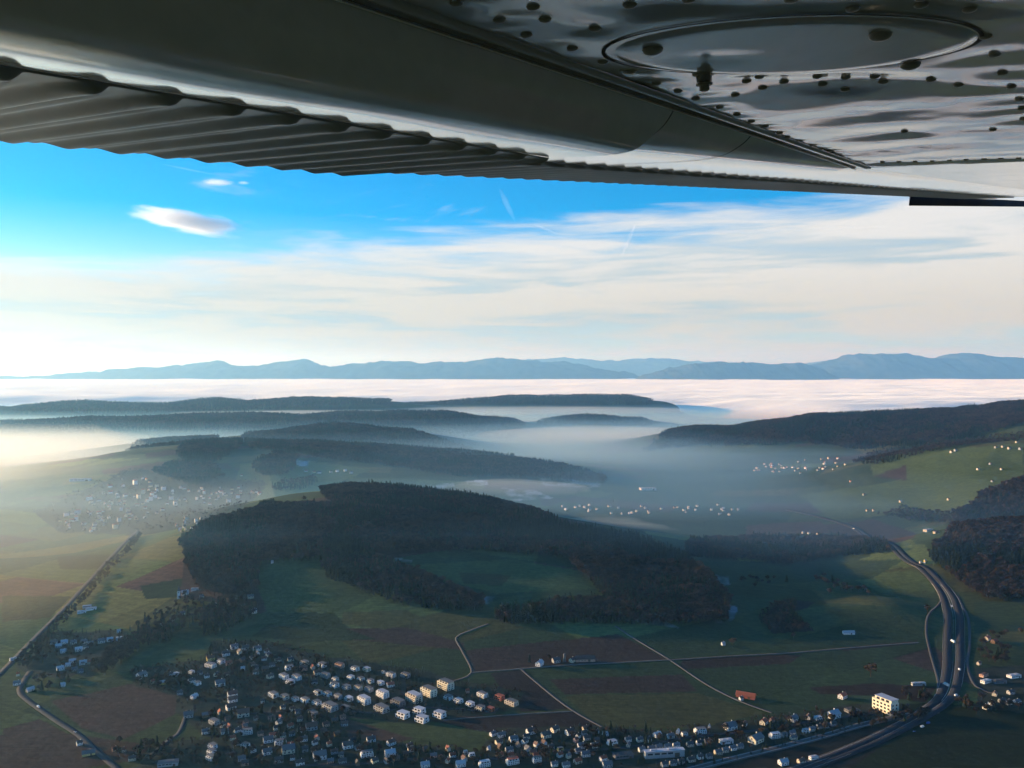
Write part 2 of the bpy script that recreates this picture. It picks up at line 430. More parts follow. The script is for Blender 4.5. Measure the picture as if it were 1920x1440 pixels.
ca = ground_me.color_attributes.new('field', 'FLOAT_COLOR', 'POINT')
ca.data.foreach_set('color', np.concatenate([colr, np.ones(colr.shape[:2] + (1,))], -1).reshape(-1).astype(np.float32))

m_ground, nt, b = new_mat('farmland')
at = nt.node('ShaderNodeAttribute', attribute_name='field')
geo = nt.node('ShaderNodeNewGeometry')
nz = nt.noise(geo.outputs['Position'], 0.09, 5, 0.65)
nzb = nt.noise(nt.mapping(geo.outputs['Position'], (0.02, 0.25, 0.1), (0, 0, R(25))), 1.0, 3, 0.6)
fac = nt.math('MULTIPLY', nt.ramp(nz, 0.2, 0.8, 0.72, 1.28), nt.ramp(nzb, 0.25, 0.75, 0.85, 1.15))
hsv = nt.node('ShaderNodeHueSaturation'); nt.l.new(at.outputs['Color'], hsv.inputs['Color']); nt.l.new(fac, hsv.inputs['Value'])
nt.l.new(hsv.outputs[0], b.inputs['Base Color'])
b.inputs['Roughness'].default_value = 1.0
b.inputs['Specular IOR Level'].default_value = 0.05
bp = nt.node('ShaderNodeBump'); bp.inputs['Strength'].default_value = 0.5; bp.inputs['Distance'].default_value = 1.5
nt.l.new(nz, bp.inputs['Height']); nt.l.new(bp.outputs[0], b.inputs['Normal'])
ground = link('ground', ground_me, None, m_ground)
tag(ground, 'green and brown farmland of the valley floor and hillsides', None, None, 'structure')

# ------------------------------------------------------------------ far mountains beyond the fog
m_mtn, nt, b = new_mat('mountain_forest')
geo = nt.node('ShaderNodeNewGeometry')
nz = nt.noise(geo.outputs['Position'], 0.0016, 6, 0.6)
nt.l.new(nt.mix(nt.ramp(nz, 0.35, 0.65), (0.030, 0.042, 0.030, 1), (0.075, 0.085, 0.055, 1)), b.inputs['Base Color'])
b.inputs['Roughness'].default_value = 1.0; b.inputs['Specular IOR Level'].default_value = 0.0

def mountain(name, label, prof, d, depth, seed, ext):
    prof = np.array(prof, float)
    px = np.linspace(prof[0, 0] - ext, prof[-1, 0] + ext, 420)
    py = np.interp(px, prof[:, 0], prof[:, 1])
    x = (px - 960) / F * d
    top = CAM[2] - (py - HOR) / F * d
    edge = np.clip((px - px[0]) / max(ext, 1), 0, 1) * np.clip((px[-1] - px) / max(ext, 1), 0, 1)
    top = -200 + (top + 200) * (edge * edge * (3 - 2 * edge))
    v = np.linspace(-1, 1, 70)
    Xm = np.repeat(x[None, :], len(v), 0)
    Ym = d + v[:, None] * depth + np.zeros_like(Xm)
    n = fbm(Xm / 2600.0, Ym / 3200.0, 5, seed) - 0.5
    spur = np.abs(np.sin(Xm / 1900.0 + 3 * fbm(Xm / 6000.0, Ym / 9000.0, 2, seed + 3)))
    prof_v = np.cos(np.clip(np.abs(v), 0, 1) * math.pi / 2)[:, None] ** 1.1
    shape = prof_v * (1 - 0.35 * spur * (1 - prof_v))
    Zm = -150 + (top[None, :] + 150) * shape + n * 300 * (1 - prof_v) * prof_v * 2 + n * 70 * prof_v + (fbm(Xm / 520.0, Ym / 900.0, 4, seed + 9, 0.6) - 0.5) * 260 * prof_v
    o = link(name, grid_mesh(name, np.stack([Xm, Ym, Zm], -1)), None, m_mtn)
    tag(o, label, None, None, 'structure')
mountain('mountain', 'long blue mountain range with two small peaks behind the fog sea',
         [(-200, 712), (0, 708), (100, 704), (200, 697), (245, 691), (340, 687), (370, 684), (412, 678), (432, 684), (460, 686), (492, 683), (530, 679), (575, 674), (600, 682), (622, 686), (680, 682), (735, 677), (800, 682), (860, 679), (920, 671), (990, 675), (1050, 679), (1100, 685), (1160, 700)], 36000, 3800, 5, 120)
mountain('mountain', 'pale farther mountain crest behind the gap in the range',
         [(960, 676), (1060, 671), (1130, 677), (1160, 676), (1220, 671), (1280, 676), (1350, 679), (1420, 686), (1500, 684), (1560, 676), (1600, 678)], 52000, 4200, 15, 160)
mountain('mountain', 'low blue foothill ridge in front of the mountain gap',
         [(1215, 702), (1250, 692), (1290, 683), (1340, 679), (1400, 680), (1450, 682), (1500, 681), (1530, 690)], 33000, 2600, 25, 60)
mountain('mountain', 'high blue mountain block with flat summits above the fog sea',
         [(1480, 690), (1540, 682), (1570, 674), (1590, 666), (1650, 663), (1690, 664), (1730, 669), (1750, 672), (1780, 664), (1800, 661), (1840, 666), (1900, 672), (1960, 676), (2100, 680), (2300, 690)], 38000, 4200, 35, 130)

# ------------------------------------------------------------------ sea of fog
FOGZ = 178.0
fy = np.concatenate([1.0 / np.linspace(1 / 8600.0, 1 / 60000.0, 260)])
fu = np.linspace(-1.3, 1.3, 420)
FX = fy[:, None] * fu[None, :]; FY = np.repeat(fy[:, None], len(fu), 1)
n1_ = fbm(FX / 2400.0, FY / 1500.0, 5, 71) - 0.5
n2_ = fbm(FX / 700.0, FY / 420.0, 4, 72) - 0.5
front = np.clip((FY - 8700 - 900 * (fbm(FX / 1800.0, FY / 6000.0, 2, 75) - 0.5) * 2 - 500 * np.clip(-FX / 4000, -1, 1)) / 2400.0, 0, 1)
front = front * front * (3 - 2 * front)
FZ = -40 + (FOGZ + 40) * front + 60 * n1_ * front + 34 * n2_ * (0.35 + 0.65 * front)
m_fog, nt, b = new_mat('fog_top')
b.inputs['Base Color'].default_value = (0.84, 0.81, 0.75, 1)
geo = nt.node('ShaderNodeNewGeometry')
bp = nt.node('ShaderNodeBump'); bp.inputs['Strength'].default_value = 0.35; bp.inputs['Distance'].default_value = 90.0
nt.l.new(nt.noise(nt.mapping(geo.outputs['Position'], (0.0007, 0.0018, 0.001)), 1.0, 4, 0.55), bp.inputs['Height']); nt.l.new(bp.outputs[0], b.inputs['Normal'])
b.inputs['Sheen Weight'].default_value = 0.38; b.inputs['Sheen Roughness'].default_value = 0.6
b.inputs['Roughness'].default_value = 1.0; b.inputs['Specular IOR Level'].default_value = 0.0
fog = link('fog_sea', grid_mesh('fog_sea', np.stack([FX, FY, FZ], -1)), None, m_fog)
tag(fog, 'white sea of fog filling the lowland before the mountains', None, None, 'stuff')

# ------------------------------------------------------------------ the air: even haze, and low mist in the valleys
def air_box(name, label, lo, hi, density, colour, g_):
    me = bpy.data.meshes.new(name)
    bm = bmesh.new(); bmesh.ops.create_cube(bm, size=1.0)
    for v in bm.verts:
        v.co = Vector([lo[i] if v.co[i] < 0 else hi[i] for i in range(3)])
    bm.to_mesh(me); bm.free()
    m = bpy.data.materials.new(name); m.use_nodes = True
    t = NT(m.node_tree); t.n.clear()
    o_ = t.node('ShaderNodeOutputMaterial'); pv = t.node('ShaderNodeVolumePrincipled')
    pv.inputs['Density'].default_value = density; pv.inputs['Color'].default_value = colour + (1,); pv.inputs['Anisotropy'].default_value = g_
    pv.inputs['Absorption Color'].default_value = (1, 1, 1, 1)      # droplets scatter, they do not absorb
    t.l.new(pv.outputs[0], o_.inputs['Volume'])
    o = link(name, me, None, m)
    return tag(o, label, None, None, 'stuff')
air_box('haze', 'pale even haze filling the air over the valley', (-80000, -22000, -60), (80000, 77000, 1600), 3.1e-5, (0.27, 0.61, 1.0), 0.50)
air_box('mist', 'thin morning mist lying over the lowland', (-79000, 2000, -58), (79000, 76500, 130), 3.0e-4, (0.30, 0.64, 1.0), 0.58)
air_box('mist', 'denser ground mist along the valley floor', (-78900, 2900, -57), (78900, 76400, 60), 9.5e-4, (0.33, 0.66, 1.0), 0.58)
def mist_prism(label, plan, z0, z1, density, colour, g_):
    n = len(plan)
    v = [(x, y, z0) for x, y in plan] + [(x, y, z1) for x, y in plan]
    f = [tuple(range(n - 1, -1, -1)), tuple(range(n, 2 * n))] + [(i, (i + 1) % n, n + (i + 1) % n, n + i) for i in range(n)]
    o = air_box('mist', label, (0, 0, 0), (1, 1, 1), density, colour, g_)
    m = o.data.materials[0]; me = mesh('mist', v, f); me.materials.append(m); o.data = me
mist_prism('golden sunlit mist over the plain to the left', [(-11000, 1450), (-900, 1600), (-700, 2300), (-800, 3000), (-1300, 4600), (-3000, 6500), (-11000, 6500)], -56, 85, 3.8e-4, (1.0, 0.93, 0.70), 0.74)  # warm sun glow is tinted into the mist colour
mist_prism('golden sunlit mist thickest beyond the plain town', [(-11000, 2300), (-2600, 2500), (-1700, 3500), (-1500, 4000), (-2200, 5200), (-3400, 7000), (-11000, 7000)], -55, 110, 4.5e-4, (1.0, 0.93, 0.70), 0.74)  # same gold tint, standing for warm sunlight in the mist
def mist_bank(label, px, d, z, lx, ly, lz, density):
    bm = bmesh.new(); bmesh.ops.create_icosphere(bm, subdivisions=4, radius=1.0)
    co = np.array([v_.co[:] for v_ in bm.verts])
    k = fbm(co[:, 0] * 2.5 + px, co[:, 1] * 2.5 + d, 3, 55) - 0.5
    for v_, q in zip(bm.verts, k): v_.co *= 1 + 0.6 * q
    o = air_box('mist', label, (0, 0, 0), (1, 1, 1), density, (0.82, 0.92, 1.0), 0.5)
    m = o.data.materials[0]; me = bpy.data.meshes.new('mist'); bm.to_mesh(me); bm.free(); me.materials.append(m); o.data = me
    o.location = ((px - 960) / F * d, d, z); o.scale = (lx, ly, lz)
air_box('mist', 'bluish mist filling the far end of the valley', (-78800, 4300, -54), (78800, 76300, 95), 8.0e-4, (0.40, 0.70, 1.0), 0.58)
mist_bank('streak of mist in front of the fog sea ridge', 1010, 8700, 110, 1500, 350, 40, 9e-4)
mist_bank('streak of mist between the two far ridges', 640, 8000, 105, 1600, 300, 40, 9e-4)
mist_bank('mist pool at the mouth of the valley', 1130, 6200, 45, 900, 500, 60, 9e-4)
mist_bank('mist pool below the end of the second hill', 960, 3500, 30, 330, 160, 34, 1.5e-3)
mist_bank('mist patch behind the end of the wooded hill', 1110, 2750, 12, 260, 110, 26, 1.6e-3)

# ------------------------------------------------------------------ roads, tracks and the railway
def ribbon(name, label, pts, width, mat, lift=0.5, step=14.0, cat=None):
    P = [spot(px, py)[:2] for px, py in pts]
    Q = []
    n = len(P)
    for i in range(n - 1):                       # Catmull-Rom through the surveyed points
        p0 = P[max(i - 1, 0)]; p1 = P[i]; p2 = P[i + 1]; p3 = P[min(i + 2, n - 1)]
        k = max(2, int(np.linalg.norm(p2 - p1) / step))
        for j in range(k):
            t = j / k
            Q.append(0.5 * ((2 * p1) + (p2 - p0) * t + (2 * p0 - 5 * p1 + 4 * p2 - p3) * t * t + (3 * p1 - p0 - 3 * p2 + p3) * t ** 3))
    Q.append(P[-1]); Q = np.array(Q)
    T = np.gradient(Q, axis=0); T /= np.linalg.norm(T, axis=1)[:, None] + 1e-9
    N = np.stack([-T[:, 1], T[:, 0]], 1)
    offs = np.array([-0.5, 0, 0.5]) * width
    XY = Q[:, None, :] + N[:, None, :] * offs[None, :, None]
    Zr = H(XY[..., 0], XY[..., 1]).max(1)[:, None] + lift + np.zeros((1, 3))
    top = np.concatenate([XY, Zr[..., None]], -1)
    lo = top.copy(); lo[..., 2] -= 2.0
    full = np.concatenate([lo[:, :1], top, lo[:, 2:]], 1)        # a low bank each side
    o = link(name, grid_mesh(name, full, smooth=False), None, mat)
    tag(o, label, None, None, 'structure')
    return o

def plain(name, colour, rough=0.9, spec=0.2, var=0.25, scale=0.3):
    m, nt, b = new_mat(name)
    geo = nt.node('ShaderNodeNewGeometry')
    nz = nt.noise(geo.outputs['Position'], scale, 4, 0.6)
    hv = nt.node('ShaderNodeHueSaturation'); hv.inputs['Color'].default_value = colour + (1,)
    nt.l.new(nt.ramp(nz, 0.2, 0.8, 1 - var, 1 + var), hv.inputs['Value'])
    nt.l.new(hv.outputs[0], b.inputs['Base Color'])
    b.inputs['Roughness'].default_value = rough; b.inputs['Specular IOR Level'].default_value = spec
    return m
M = {}
M['asphalt'] = plain('asphalt', (0.050, 0.050, 0.054), 0.9, 0.15)
M['track'] = plain('gravel_track', (0.105, 0.10, 0.092), 0.95, 0.1)
M['motorway'] = plain('motorway_asphalt', (0.036, 0.037, 0.043), 0.95, 0.08)
M['slip'] = plain('worn_asphalt', (0.065, 0.064, 0.064), 0.9, 0.1)
M['ballast'] = plain('ballast', (0.10, 0.09, 0.085), 0.95, 0.1)
M['line'] = plain('road_paint', (0.40, 0.40, 0.39), 0.7, 0.3, 0.12)
M['steel'] = plain('rail_steel', (0.20, 0.20, 0.21), 0.5, 0.5, 0.1)

ribbon('road', 'curving country road past the pale barn', [(52, 1262), (38, 1283), (33, 1302), (60, 1326), (100, 1354), (140, 1380), (168, 1406), (215, 1446)], 9, M['asphalt'])
ribbon('road', 'straight road crossing the misty plain', [(-30, 1290), (10, 1252), (60, 1201), (130, 1130), (190, 1064), (222, 1030), (258, 995)], 11, M['asphalt'])
ribbon('farm_track', 'farm track from the wood edge down to the crossroads', [(915, 1172), (878, 1186), (855, 1198), (866, 1222), (884, 1264), (850, 1280)], 4.2, M['track'])
ribbon('farm_track', 'long field track passing the farm with the silo', [(884, 1264), (977, 1257), (1060, 1250), (1140, 1246), (1258, 1240), (1370, 1233), (1480, 1227), (1600, 1217), (1725, 1207)], 4.2, M['track'])
ribbon('farm_track', 'track running down between dark fields to the village', [(977, 1257), (1020, 1294), (1072, 1334), (1130, 1367)], 4.2, M['track'])
ribbon('farm_track', 'track descending from the wood past the red barn', [(1155, 1176), (1200, 1205), (1258, 1240), (1330, 1288), (1390, 1318), (1450, 1340)], 4.6, M['track'])
ribbon('farm_track', 'narrow track along the dark field', [(830, 1354), (960, 1344), (1077, 1337)], 3.0, M['track'])
ribbon('village_street', 'village street beside the leftmost houses', [(348, 1335), (340, 1360), (330, 1380), (305, 1398), (280, 1420)], 6, M['asphalt'])
ribbon('village_street', 'main street through the lower village', [(560, 1440), (680, 1436), (780, 1428), (930, 1427), (1060, 1412), (1160, 1408), (1300, 1386), (1420, 1374), (1560, 1352), (1640, 1342)], 6, M['asphalt'])
ribbon('village_street', 'street between the white flat-roofed houses', [(420, 1345), (500, 1340), (600, 1333), (700, 1340), (760, 1330), (860, 1333), (930, 1340)], 5.5, M['asphalt'])
MW = [(1480, 957), (1560, 976), (1620, 1001), (1690, 1038), (1740, 1070), (1778, 1112), (1793, 1150), (1795, 1210), (1794, 1262), (1780, 1310), (1735, 1345), (1640, 1395), (1500, 1450)]
def shifted(pts, k): return [(px + k * (0.18 + 0.82 * min(1, max(0, (py - 975) / 200.0))), py) for px, py in pts]
ribbon('motorway', 'motorway carriageway on the side nearer the fields', shifted(MW, -15), 13, M['motorway'], 1.0)
ribbon('motorway', 'motorway carriageway on the side nearer the wooded spur', shifted(MW, 9), 13, M['motorway'], 1.0)
ribbon('slip_road', 'pale slip road curving off the motorway beside the fields', [(1772, 1120), (1748, 1150), (1740, 1180), (1748, 1225), (1764, 1285), (1756, 1318), (1735, 1335)], 5, M['slip'], 0.7)
ribbon('slip_road', 'pale slip road on the far side of the motorway', [(1800, 1120), (1818, 1160), (1822, 1210), (1818, 1250), (1835, 1290), (1870, 1304)], 5, M['slip'], 0.7)
for k, lab in ((-24, 'white edge line along the field side of the motorway'), (-4.5, 'white edge line beside the motorway median, near side'), (0, 'white edge line beside the motorway median, far side'), (18, 'white edge line along the spur side of the motorway')):
    ribbon('road_marking', lab, shifted(MW, k), 0.28, M['line'], 1.06 if abs(k) > 10 else 1.06)
RL = [(1290, 1450), (1380, 1427), (1470, 1405), (1550, 1384), (1610, 1366), (1680, 1350), (1760, 1338)]
ribbon('railway_bed', 'dark ballast bed of the railway below the village', RL, 13, M['ballast'], 0.8)
for k, lab in ((-3.4, 'far pair of shiny rails on the railway bed'), (3.4, 'near pair of shiny rails on the railway bed')):
    ribbon('rail', lab, [(px, py + k) for px, py in RL], 1.5, M['steel'], 0.95)

# ------------------------------------------------------------------ trees
rng = np.random.default_rng(7)
def leaf_mat(name, c1, c2, rough=0.9):
    m, nt, b = new_mat(name)
    oi = nt.node('ShaderNodeObjectInfo'); geo = nt.node('ShaderNodeNewGeometry')
    nz = nt.noise(geo.outputs['Position'], 0.6, 3, 0.6)
    big = nt.noise(geo.outputs['Position'], 0.012, 3, 0.5)
    f_ = nt.math('ADD', nt.math('MULTIPLY', oi.outputs['Random'], 0.45), nt.math('ADD', nt.math('MULTIPLY', nz, 0.35), nt.math('MULTIPLY', nt.math('SUBTRACT', big, 0.35), 1.1)))
    nt.l.new(nt.mix(nt.ramp(f_, 0.1, 1.0), c1 + (1,), c2 + (1,)), b.inputs['Base Color'])
    b.inputs['Roughness'].default_value = rough; b.inputs['Specular IOR Level'].default_value = 0.1
    return m
M['twigs'] = leaf_mat('winter_twigs', (0.012, 0.0105, 0.010), (0.080, 0.054, 0.036))
M['needles'] = leaf_mat('spruce_needles', (0.010, 0.018, 0.010), (0.030, 0.044, 0.022))
M['bark'] = plain('bark', (0.050, 0.040, 0.032), 0.95, 0.1)

def tri_cloud(rs, centres, normals, size, tris):
    """small uneven leaf clumps"""
    V = []; Fc = []
    for c, n in zip(centres, normals):
        n = n / (np.linalg.norm(n) + 1e-9)
        a = np.cross(n, rs.normal(size=3)); a /= np.linalg.norm(a) + 1e-9
        b_ = np.cross(n, a)
        s = size * rs.uniform(0.6, 1.4)
        k = len(V)
        V += [c + a * s, c + b_ * s * 0.8 + n * s * 0.25, c - a * s * 0.9, c - b_ * s * 0.8 + n * s * 0.1]
        Fc += [(k, k + 1, k + 2, k + 3)]
    return V, Fc

def make_broadleaf(seed, h=17.0, w=5.2, n=170):
    rs = np.random.default_rng(seed)
    # limbs
    tv, tf = [], []
    def limb(p, q, r0, r1):
        k = len(tv); d_ = q - p; d_ = d_ / np.linalg.norm(d_)
        a = np.cross(d_, [0.3, 0.9, 0.1]); a /= np.linalg.norm(a); b_ = np.cross(d_, a)
        for c, r in ((p, r0), (q, r1)):
            for j in range(5):
                t = j * 2 * math.pi / 5
                tv.append(c + (a * math.cos(t) + b_ * math.sin(t)) * r)
        for j in range(5):
            tf.append((k + j, k + (j + 1) % 5, k + 5 + (j + 1) % 5, k + 5 + j))
    limb(np.array([0, 0, -0.5]), np.array([0.2, 0.1, h * 0.42]), 0.42, 0.26)
    lobes = []
    for i in range(6):
        t = i * 1.05 + rs.uniform(-.3, .3)
        e = np.array([math.cos(t) * w * rs.uniform(.45, .75), math.sin(t) * w * rs.uniform(.45, .75), h * rs.uniform(.55, .82)])
        limb(np.array([0.1, 0.05, h * rs.uniform(.28, .42)]), e, 0.18, 0.06)
        lobes.append((e, w * rs.uniform(.42, .6)))
    lobes.append((np.array([0.2, 0, h * 0.78]), w * 0.62))
    cs, ns = [], []
    for i in range(n):
        c, r = lobes[rs.integers(len(lobes))]
        d_ = rs.normal(size=3); d_ /= np.linalg.norm(d_)
        d_[2] = d_[2] * 0.9 + 0.12
        cs.append(c + d_ * r * rs.uniform(.55, 1.05)); ns.append(d_ + rs.normal(size=3) * .5)
    cv, cf = tri_cloud(rs, cs, ns, w * 0.20, 2)
    return (tv, tf), (cv, cf)

def make_conifer(seed, h=21.0, w=3.2, n=150):
    rs = np.random.default_rng(seed)
    tv, tf = [], []
    for z, r in ((-0.5, .38), (h * .9, .06)):
        for j in range(5):
            t = j * 2 * math.pi / 5; tv.append(np.array([math.cos(t) * r, math.sin(t) * r, z]))
    for j in range(5): tf.append((j, (j + 1) % 5, 5 + (j + 1) % 5, 5 + j))
    cs, ns = [], []
    for i in range(n):
        t = rs.uniform(0, 1) ** 1.35
        z = h * (0.12 + 0.88 * t)
        rr = w * (1 - t) * rs.uniform(.55, 1.1) + 0.15
        a = rs.uniform(0, 2 * math.pi)
        cs.append(np.array([math.cos(a) * rr, math.sin(a) * rr, z - 0.12 * rr])); ns.append(np.array([math.cos(a) * .8, math.sin(a) * .8, .7]) + rs.normal(size=3) * .3)
    cv, cf = tri_cloud(rs, cs, ns, 1.15, 2)
    return (tv, tf), (cv, cf)

def joined_tree(name, parts, mats):
    (tv, tf), (cv, cf) = parts
    k = len(tv)
    me = mesh(name, list(tv) + list(cv), list(tf) + [tuple(i + k for i in q) for q in cf])
    me.materials.append(mats[0]); me.materials.append(mats[1])
    me.polygons.foreach_set('material_index', np.array([0] * len(tf) + [1] * len(cf), np.int32))
    return me

protos = bpy.data.collections.new('forest_trees')      # not in the scene itself: only what the woods are planted with
PROTO_KIND = []
for i in range(4):
    o = bpy.data.objects.new('a_broadleaf_%d' % i, joined_tree('broadleaf', make_broadleaf(10 + i, 16 + i, 4.9 + .35 * i, 150), (M['bark'], M['twigs']))); protos.objects.link(o)
for i in range(3):
    o = bpy.data.objects.new('b_conifer_%d' % i, joined_tree('conifer', make_conifer(30 + i, 19 + 2 * i), (M['bark'], M['needles']))); protos.objects.link(o)

def planting_nodes():
    ng = bpy.data.node_groups.new('planting', 'GeometryNodeTree')
    ng.interface.new_socket('Geometry', in_out='INPUT', socket_type='NodeSocketGeometry')
    ng.interface.new_socket('Geometry', in_out='OUTPUT', socket_type='NodeSocketGeometry')
    N = ng.nodes; L = ng.links
    gi = N.new('NodeGroupInput'); go = N.new('NodeGroupOutput')
    ci = N.new('GeometryNodeCollectionInfo'); ci.inputs['Collection'].default_value = protos
    ci.inputs['Separate Children'].default_value = True; ci.inputs['Reset Children'].default_value = True
    ip = N.new('GeometryNodeInstanceOnPoints'); ip.inputs['Pick Instance'].default_value = True
    def attr(nm, typ):
        a = N.new('GeometryNodeInputNamedAttribute'); a.data_type = typ; a.inputs['Name'].default_value = nm
        return a.outputs['Attribute']
    L.new(gi.outputs[0], ip.inputs['Points']); L.new(ci.outputs[0], ip.inputs['Instance'])
    L.new(attr('kind', 'INT'), ip.inputs['Instance Index'])
    cx = N.new('ShaderNodeCombineXYZ'); L.new(attr('turn', 'FLOAT'), cx.inputs[2])
    L.new(cx.outputs[0], ip.inputs['Rotation']); L.new(attr('size', 'FLOAT'), ip.inputs['Scale'])
    L.new(ip.outputs[0], go.inputs[0])
    return ng
PLANT = planting_nodes()

def wood(label, poly, y0, y1, spacing, conifer=0.25, size=1.0, name='wood', avoid=False):
    poly = list(poly)
    xs = []
    for yy in (y0, y1):
        for px, py in poly: xs.append((px - 960) / F * yy)
    gx = np.arange(min(xs), max(xs), spacing); gy = np.arange(y0, y1, spacing)
    Xg, Yg = np.meshgrid(gx, gy)
    Xg = Xg + rng.uniform(-.55, .55, Xg.shape) * spacing; Yg = Yg + rng.uniform(-.55, .55, Yg.shape) * spacing
    # coarse cull with a flat guess first
    px = 960 + F * Xg / Yg
    pmin = min(p[0] for p in poly); pmax = max(p[0] for p in poly)
    k = (px > pmin) & (px < pmax)
    Xg, Yg = Xg[k], Yg[k]
    Zg = H(Xg, Yg)
    px, py = project(Xg, Yg, Zg)
    w_ = (fbm(Xg / 45.0, Yg / 45.0, 3, 91) - 0.5)
    k = in_poly(px + w_ * 14, py + w_ * 7, poly)
    Xg, Yg, Zg = Xg[k], Yg[k], Zg[k]
    if avoid:
        T_ = np.array(TAKEN); ok = np.ones(len(Xg), bool)
        for tx, ty, tr in T_: ok &= (Xg - tx) ** 2 + (Yg - ty) ** 2 > (tr * 0.8 + 2.5) ** 2
        ok &= rng.uniform(0, 1, len(Xg)) < np.clip(2.4 * fbm(Xg / 60.0, Yg / 60.0, 2, 133) - 0.55, 0.05, 1)
        Xg, Yg, Zg = Xg[ok], Yg[ok], Zg[ok]
    n = len(Xg)
    me = bpy.data.meshes.new(name)
    me.vertices.add(n)
    me.vertices.foreach_set('co', np.stack([Xg, Yg, Zg], 1).reshape(-1).astype(np.float32))
    patch = fbm(Xg / 130.0, Yg / 130.0, 3, 17)
    con = (patch + rng.uniform(-.12, .12, n)) < np.quantile(patch, conifer) if n else np.zeros(0, bool)
    kind = np.where(con, 4 + rng.integers(0, 3, n), rng.integers(0, 4, n)).astype(np.int32)
    sz = (size * (rng.uniform(0.62, 1.12, n) + 0.35 * (fbm(Xg / 22.0, Yg / 22.0, 2, 7) - 0.4)) * np.where(con, 1.0, 1.0)).astype(np.float32)
    for nm, ty, arr in (('kind', 'INT', kind), ('turn', 'FLOAT', rng.uniform(0, 6.28, n).astype(np.float32)), ('size', 'FLOAT', sz)):
        a = me.attributes.new(nm, ty, 'POINT'); a.data.foreach_set('value', arr)
    o = link(name, me)
    md = o.modifiers.new('planting', 'NODES'); md.node_group = PLANT
    tag(o, label, None, None, 'stuff')
    print('WOOD', n, label)
    return o

wood('dark wood along the crest of the middle hill', [(600, 905), (690, 895), (780, 905), (860, 925), (940, 940), (1010, 965), (1070, 990), (1190, 1012), (1270, 1040), (1325, 1075), (1372, 1125), (1365, 1160), (1290, 1172), (1200, 1150), (1130, 1120), (1060, 1046), (900, 1036), (760, 1036), (620, 1036), (600, 1000), (650, 960), (605, 935)], 1600, 3000, 7.5, 0.35)
wood('wood covering the left shoulder of the middle hill', [(335, 1015), (380, 985), (440, 970), (500, 950), (660, 950), (700, 1000), (640, 1050), (490, 1060), (480, 1110), (430, 1130), (370, 1110), (345, 1060)], 1700, 2700, 7.5, 0.3)
wood('tongue of wood pointing down the slope beside the frosted hollow', [(600, 1050), (700, 1046), (780, 1074), (850, 1108), (908, 1130), (905, 1145), (840, 1148), (760, 1140), (690, 1115), (610, 1085)], 1500, 2400, 7.5, 0.4)
wood('dark lower wood with a sharp edge above the brown field', [(925, 1158), (1000, 1142), (1120, 1126), (1230, 1122), (1330, 1126), (1368, 1145), (1360, 1168), (1260, 1176), (1150, 1172), (1000, 1172), (935, 1170)], 1450, 2200, 7.5, 0.35)
wood('brush covered bank below the left end of the hill', [(370, 1150), (420, 1130), (478, 1135), (470, 1160), (420, 1190), (372, 1195)], 1400, 2100, 7.5, 0.2, 0.85)
wood('hedge wood running down behind the garden plots', [(170, 1260), (200, 1225), (250, 1195), (310, 1185), (320, 1205), (260, 1215), (240, 1240), (190, 1275)], 1300, 1900, 7.0, 0.1, 0.8)
wood('scrubby trees among the gardens left of the hill', [(240, 1190), (270, 1165), (310, 1140), (350, 1120), (385, 1140), (360, 1175), (310, 1200)], 1500, 2100, 13, 0.2, 0.8)
wood('belt of trees beside the straight plain road', [(20, 1250), (75, 1200), (140, 1130), (200, 1065), (260, 1003), (268, 1006), (215, 1065), (152, 1136), (85, 1210), (50, 1262)], 1300, 3000, 8.0, 0.05, 0.62)
wood('long dark wood on the valley floor beside the motorway', [(1280, 1040), (1300, 1020), (1420, 1012), (1560, 1012), (1660, 1022), (1670, 1038), (1580, 1045), (1480, 1062), (1380, 1052), (1300, 1046)], 2000, 3000, 7.5, 0.3, 1.0)
wood('curved dark copse on the valley floor', [(1425, 1165), (1450, 1135), (1500, 1128), (1490, 1150), (1525, 1185), (1450, 1192)], 1450, 1950, 8, 0.2, 0.6)
wood('wooded spur nearest the motorway at the right edge', [(1740, 1040), (1790, 992), (1850, 970), (1930, 965), (1930, 1130), (1850, 1128), (1800, 1095), (1760, 1060)], 1650, 2700, 7.5, 0.3)
wood('reddish wood on the higher spur at the right edge', [(1785, 970), (1850, 925), (1930, 895), (1930, 985), (1850, 985), (1800, 990)], 2300, 3400, 8, 0.05)
wood('brown scrub strip below the green farm slopes', [(1640, 965), (1700, 955), (1790, 965), (1790, 985), (1700, 978)], 2500, 3400, 10, 0.0, 0.7)
wood('forest along the crest of the right-hand hill', [(1205, 850), (1262, 800), (1330, 788), (1400, 785), (1480, 770), (1550, 760), (1700, 755), (1930, 742), (1930, 810), (1830, 822), (1730, 832), (1620, 845), (1500, 832), (1400, 838), (1300, 838)], 4300, 6600, 12, 0.3, 1.15)
wood('thin tree lines on the right-hand slope', [(1600, 868), (1640, 848), (1740, 832), (1930, 812), (1930, 825), (1750, 850), (1650, 875)], 3600, 5000, 16, 0.2, 0.9)
wood('forest band on the crest of the second hill', [(330, 855), (345, 832), (380, 818), (450, 816), (455, 835), (400, 870), (350, 868)], 3900, 5200, 10, 0.4, 1.1)
wood('steep wood on the near flank of the second hill', [(280, 885), (330, 868), (400, 872), (420, 895), (370, 912), (320, 900)], 3200, 4700, 10, 0.3, 1.0)
wood('forest belt running along the second hill above the hamlet', [(455, 826), (540, 822), (640, 828), (720, 832), (850, 846), (920, 855), (1000, 866), (1080, 880), (1140, 898), (1130, 908), (1060, 903), (960, 898), (860, 895), (760, 880), (680, 868), (600, 862), (560, 850), (470, 842)], 3500, 5200, 10, 0.35, 1.1)
wood('round wood on the shoulder of the second hill', [(470, 880), (485, 862), (520, 850), (555, 856), (556, 880), (530, 892), (490, 893)], 3000, 4300, 9, 0.2, 1.0)
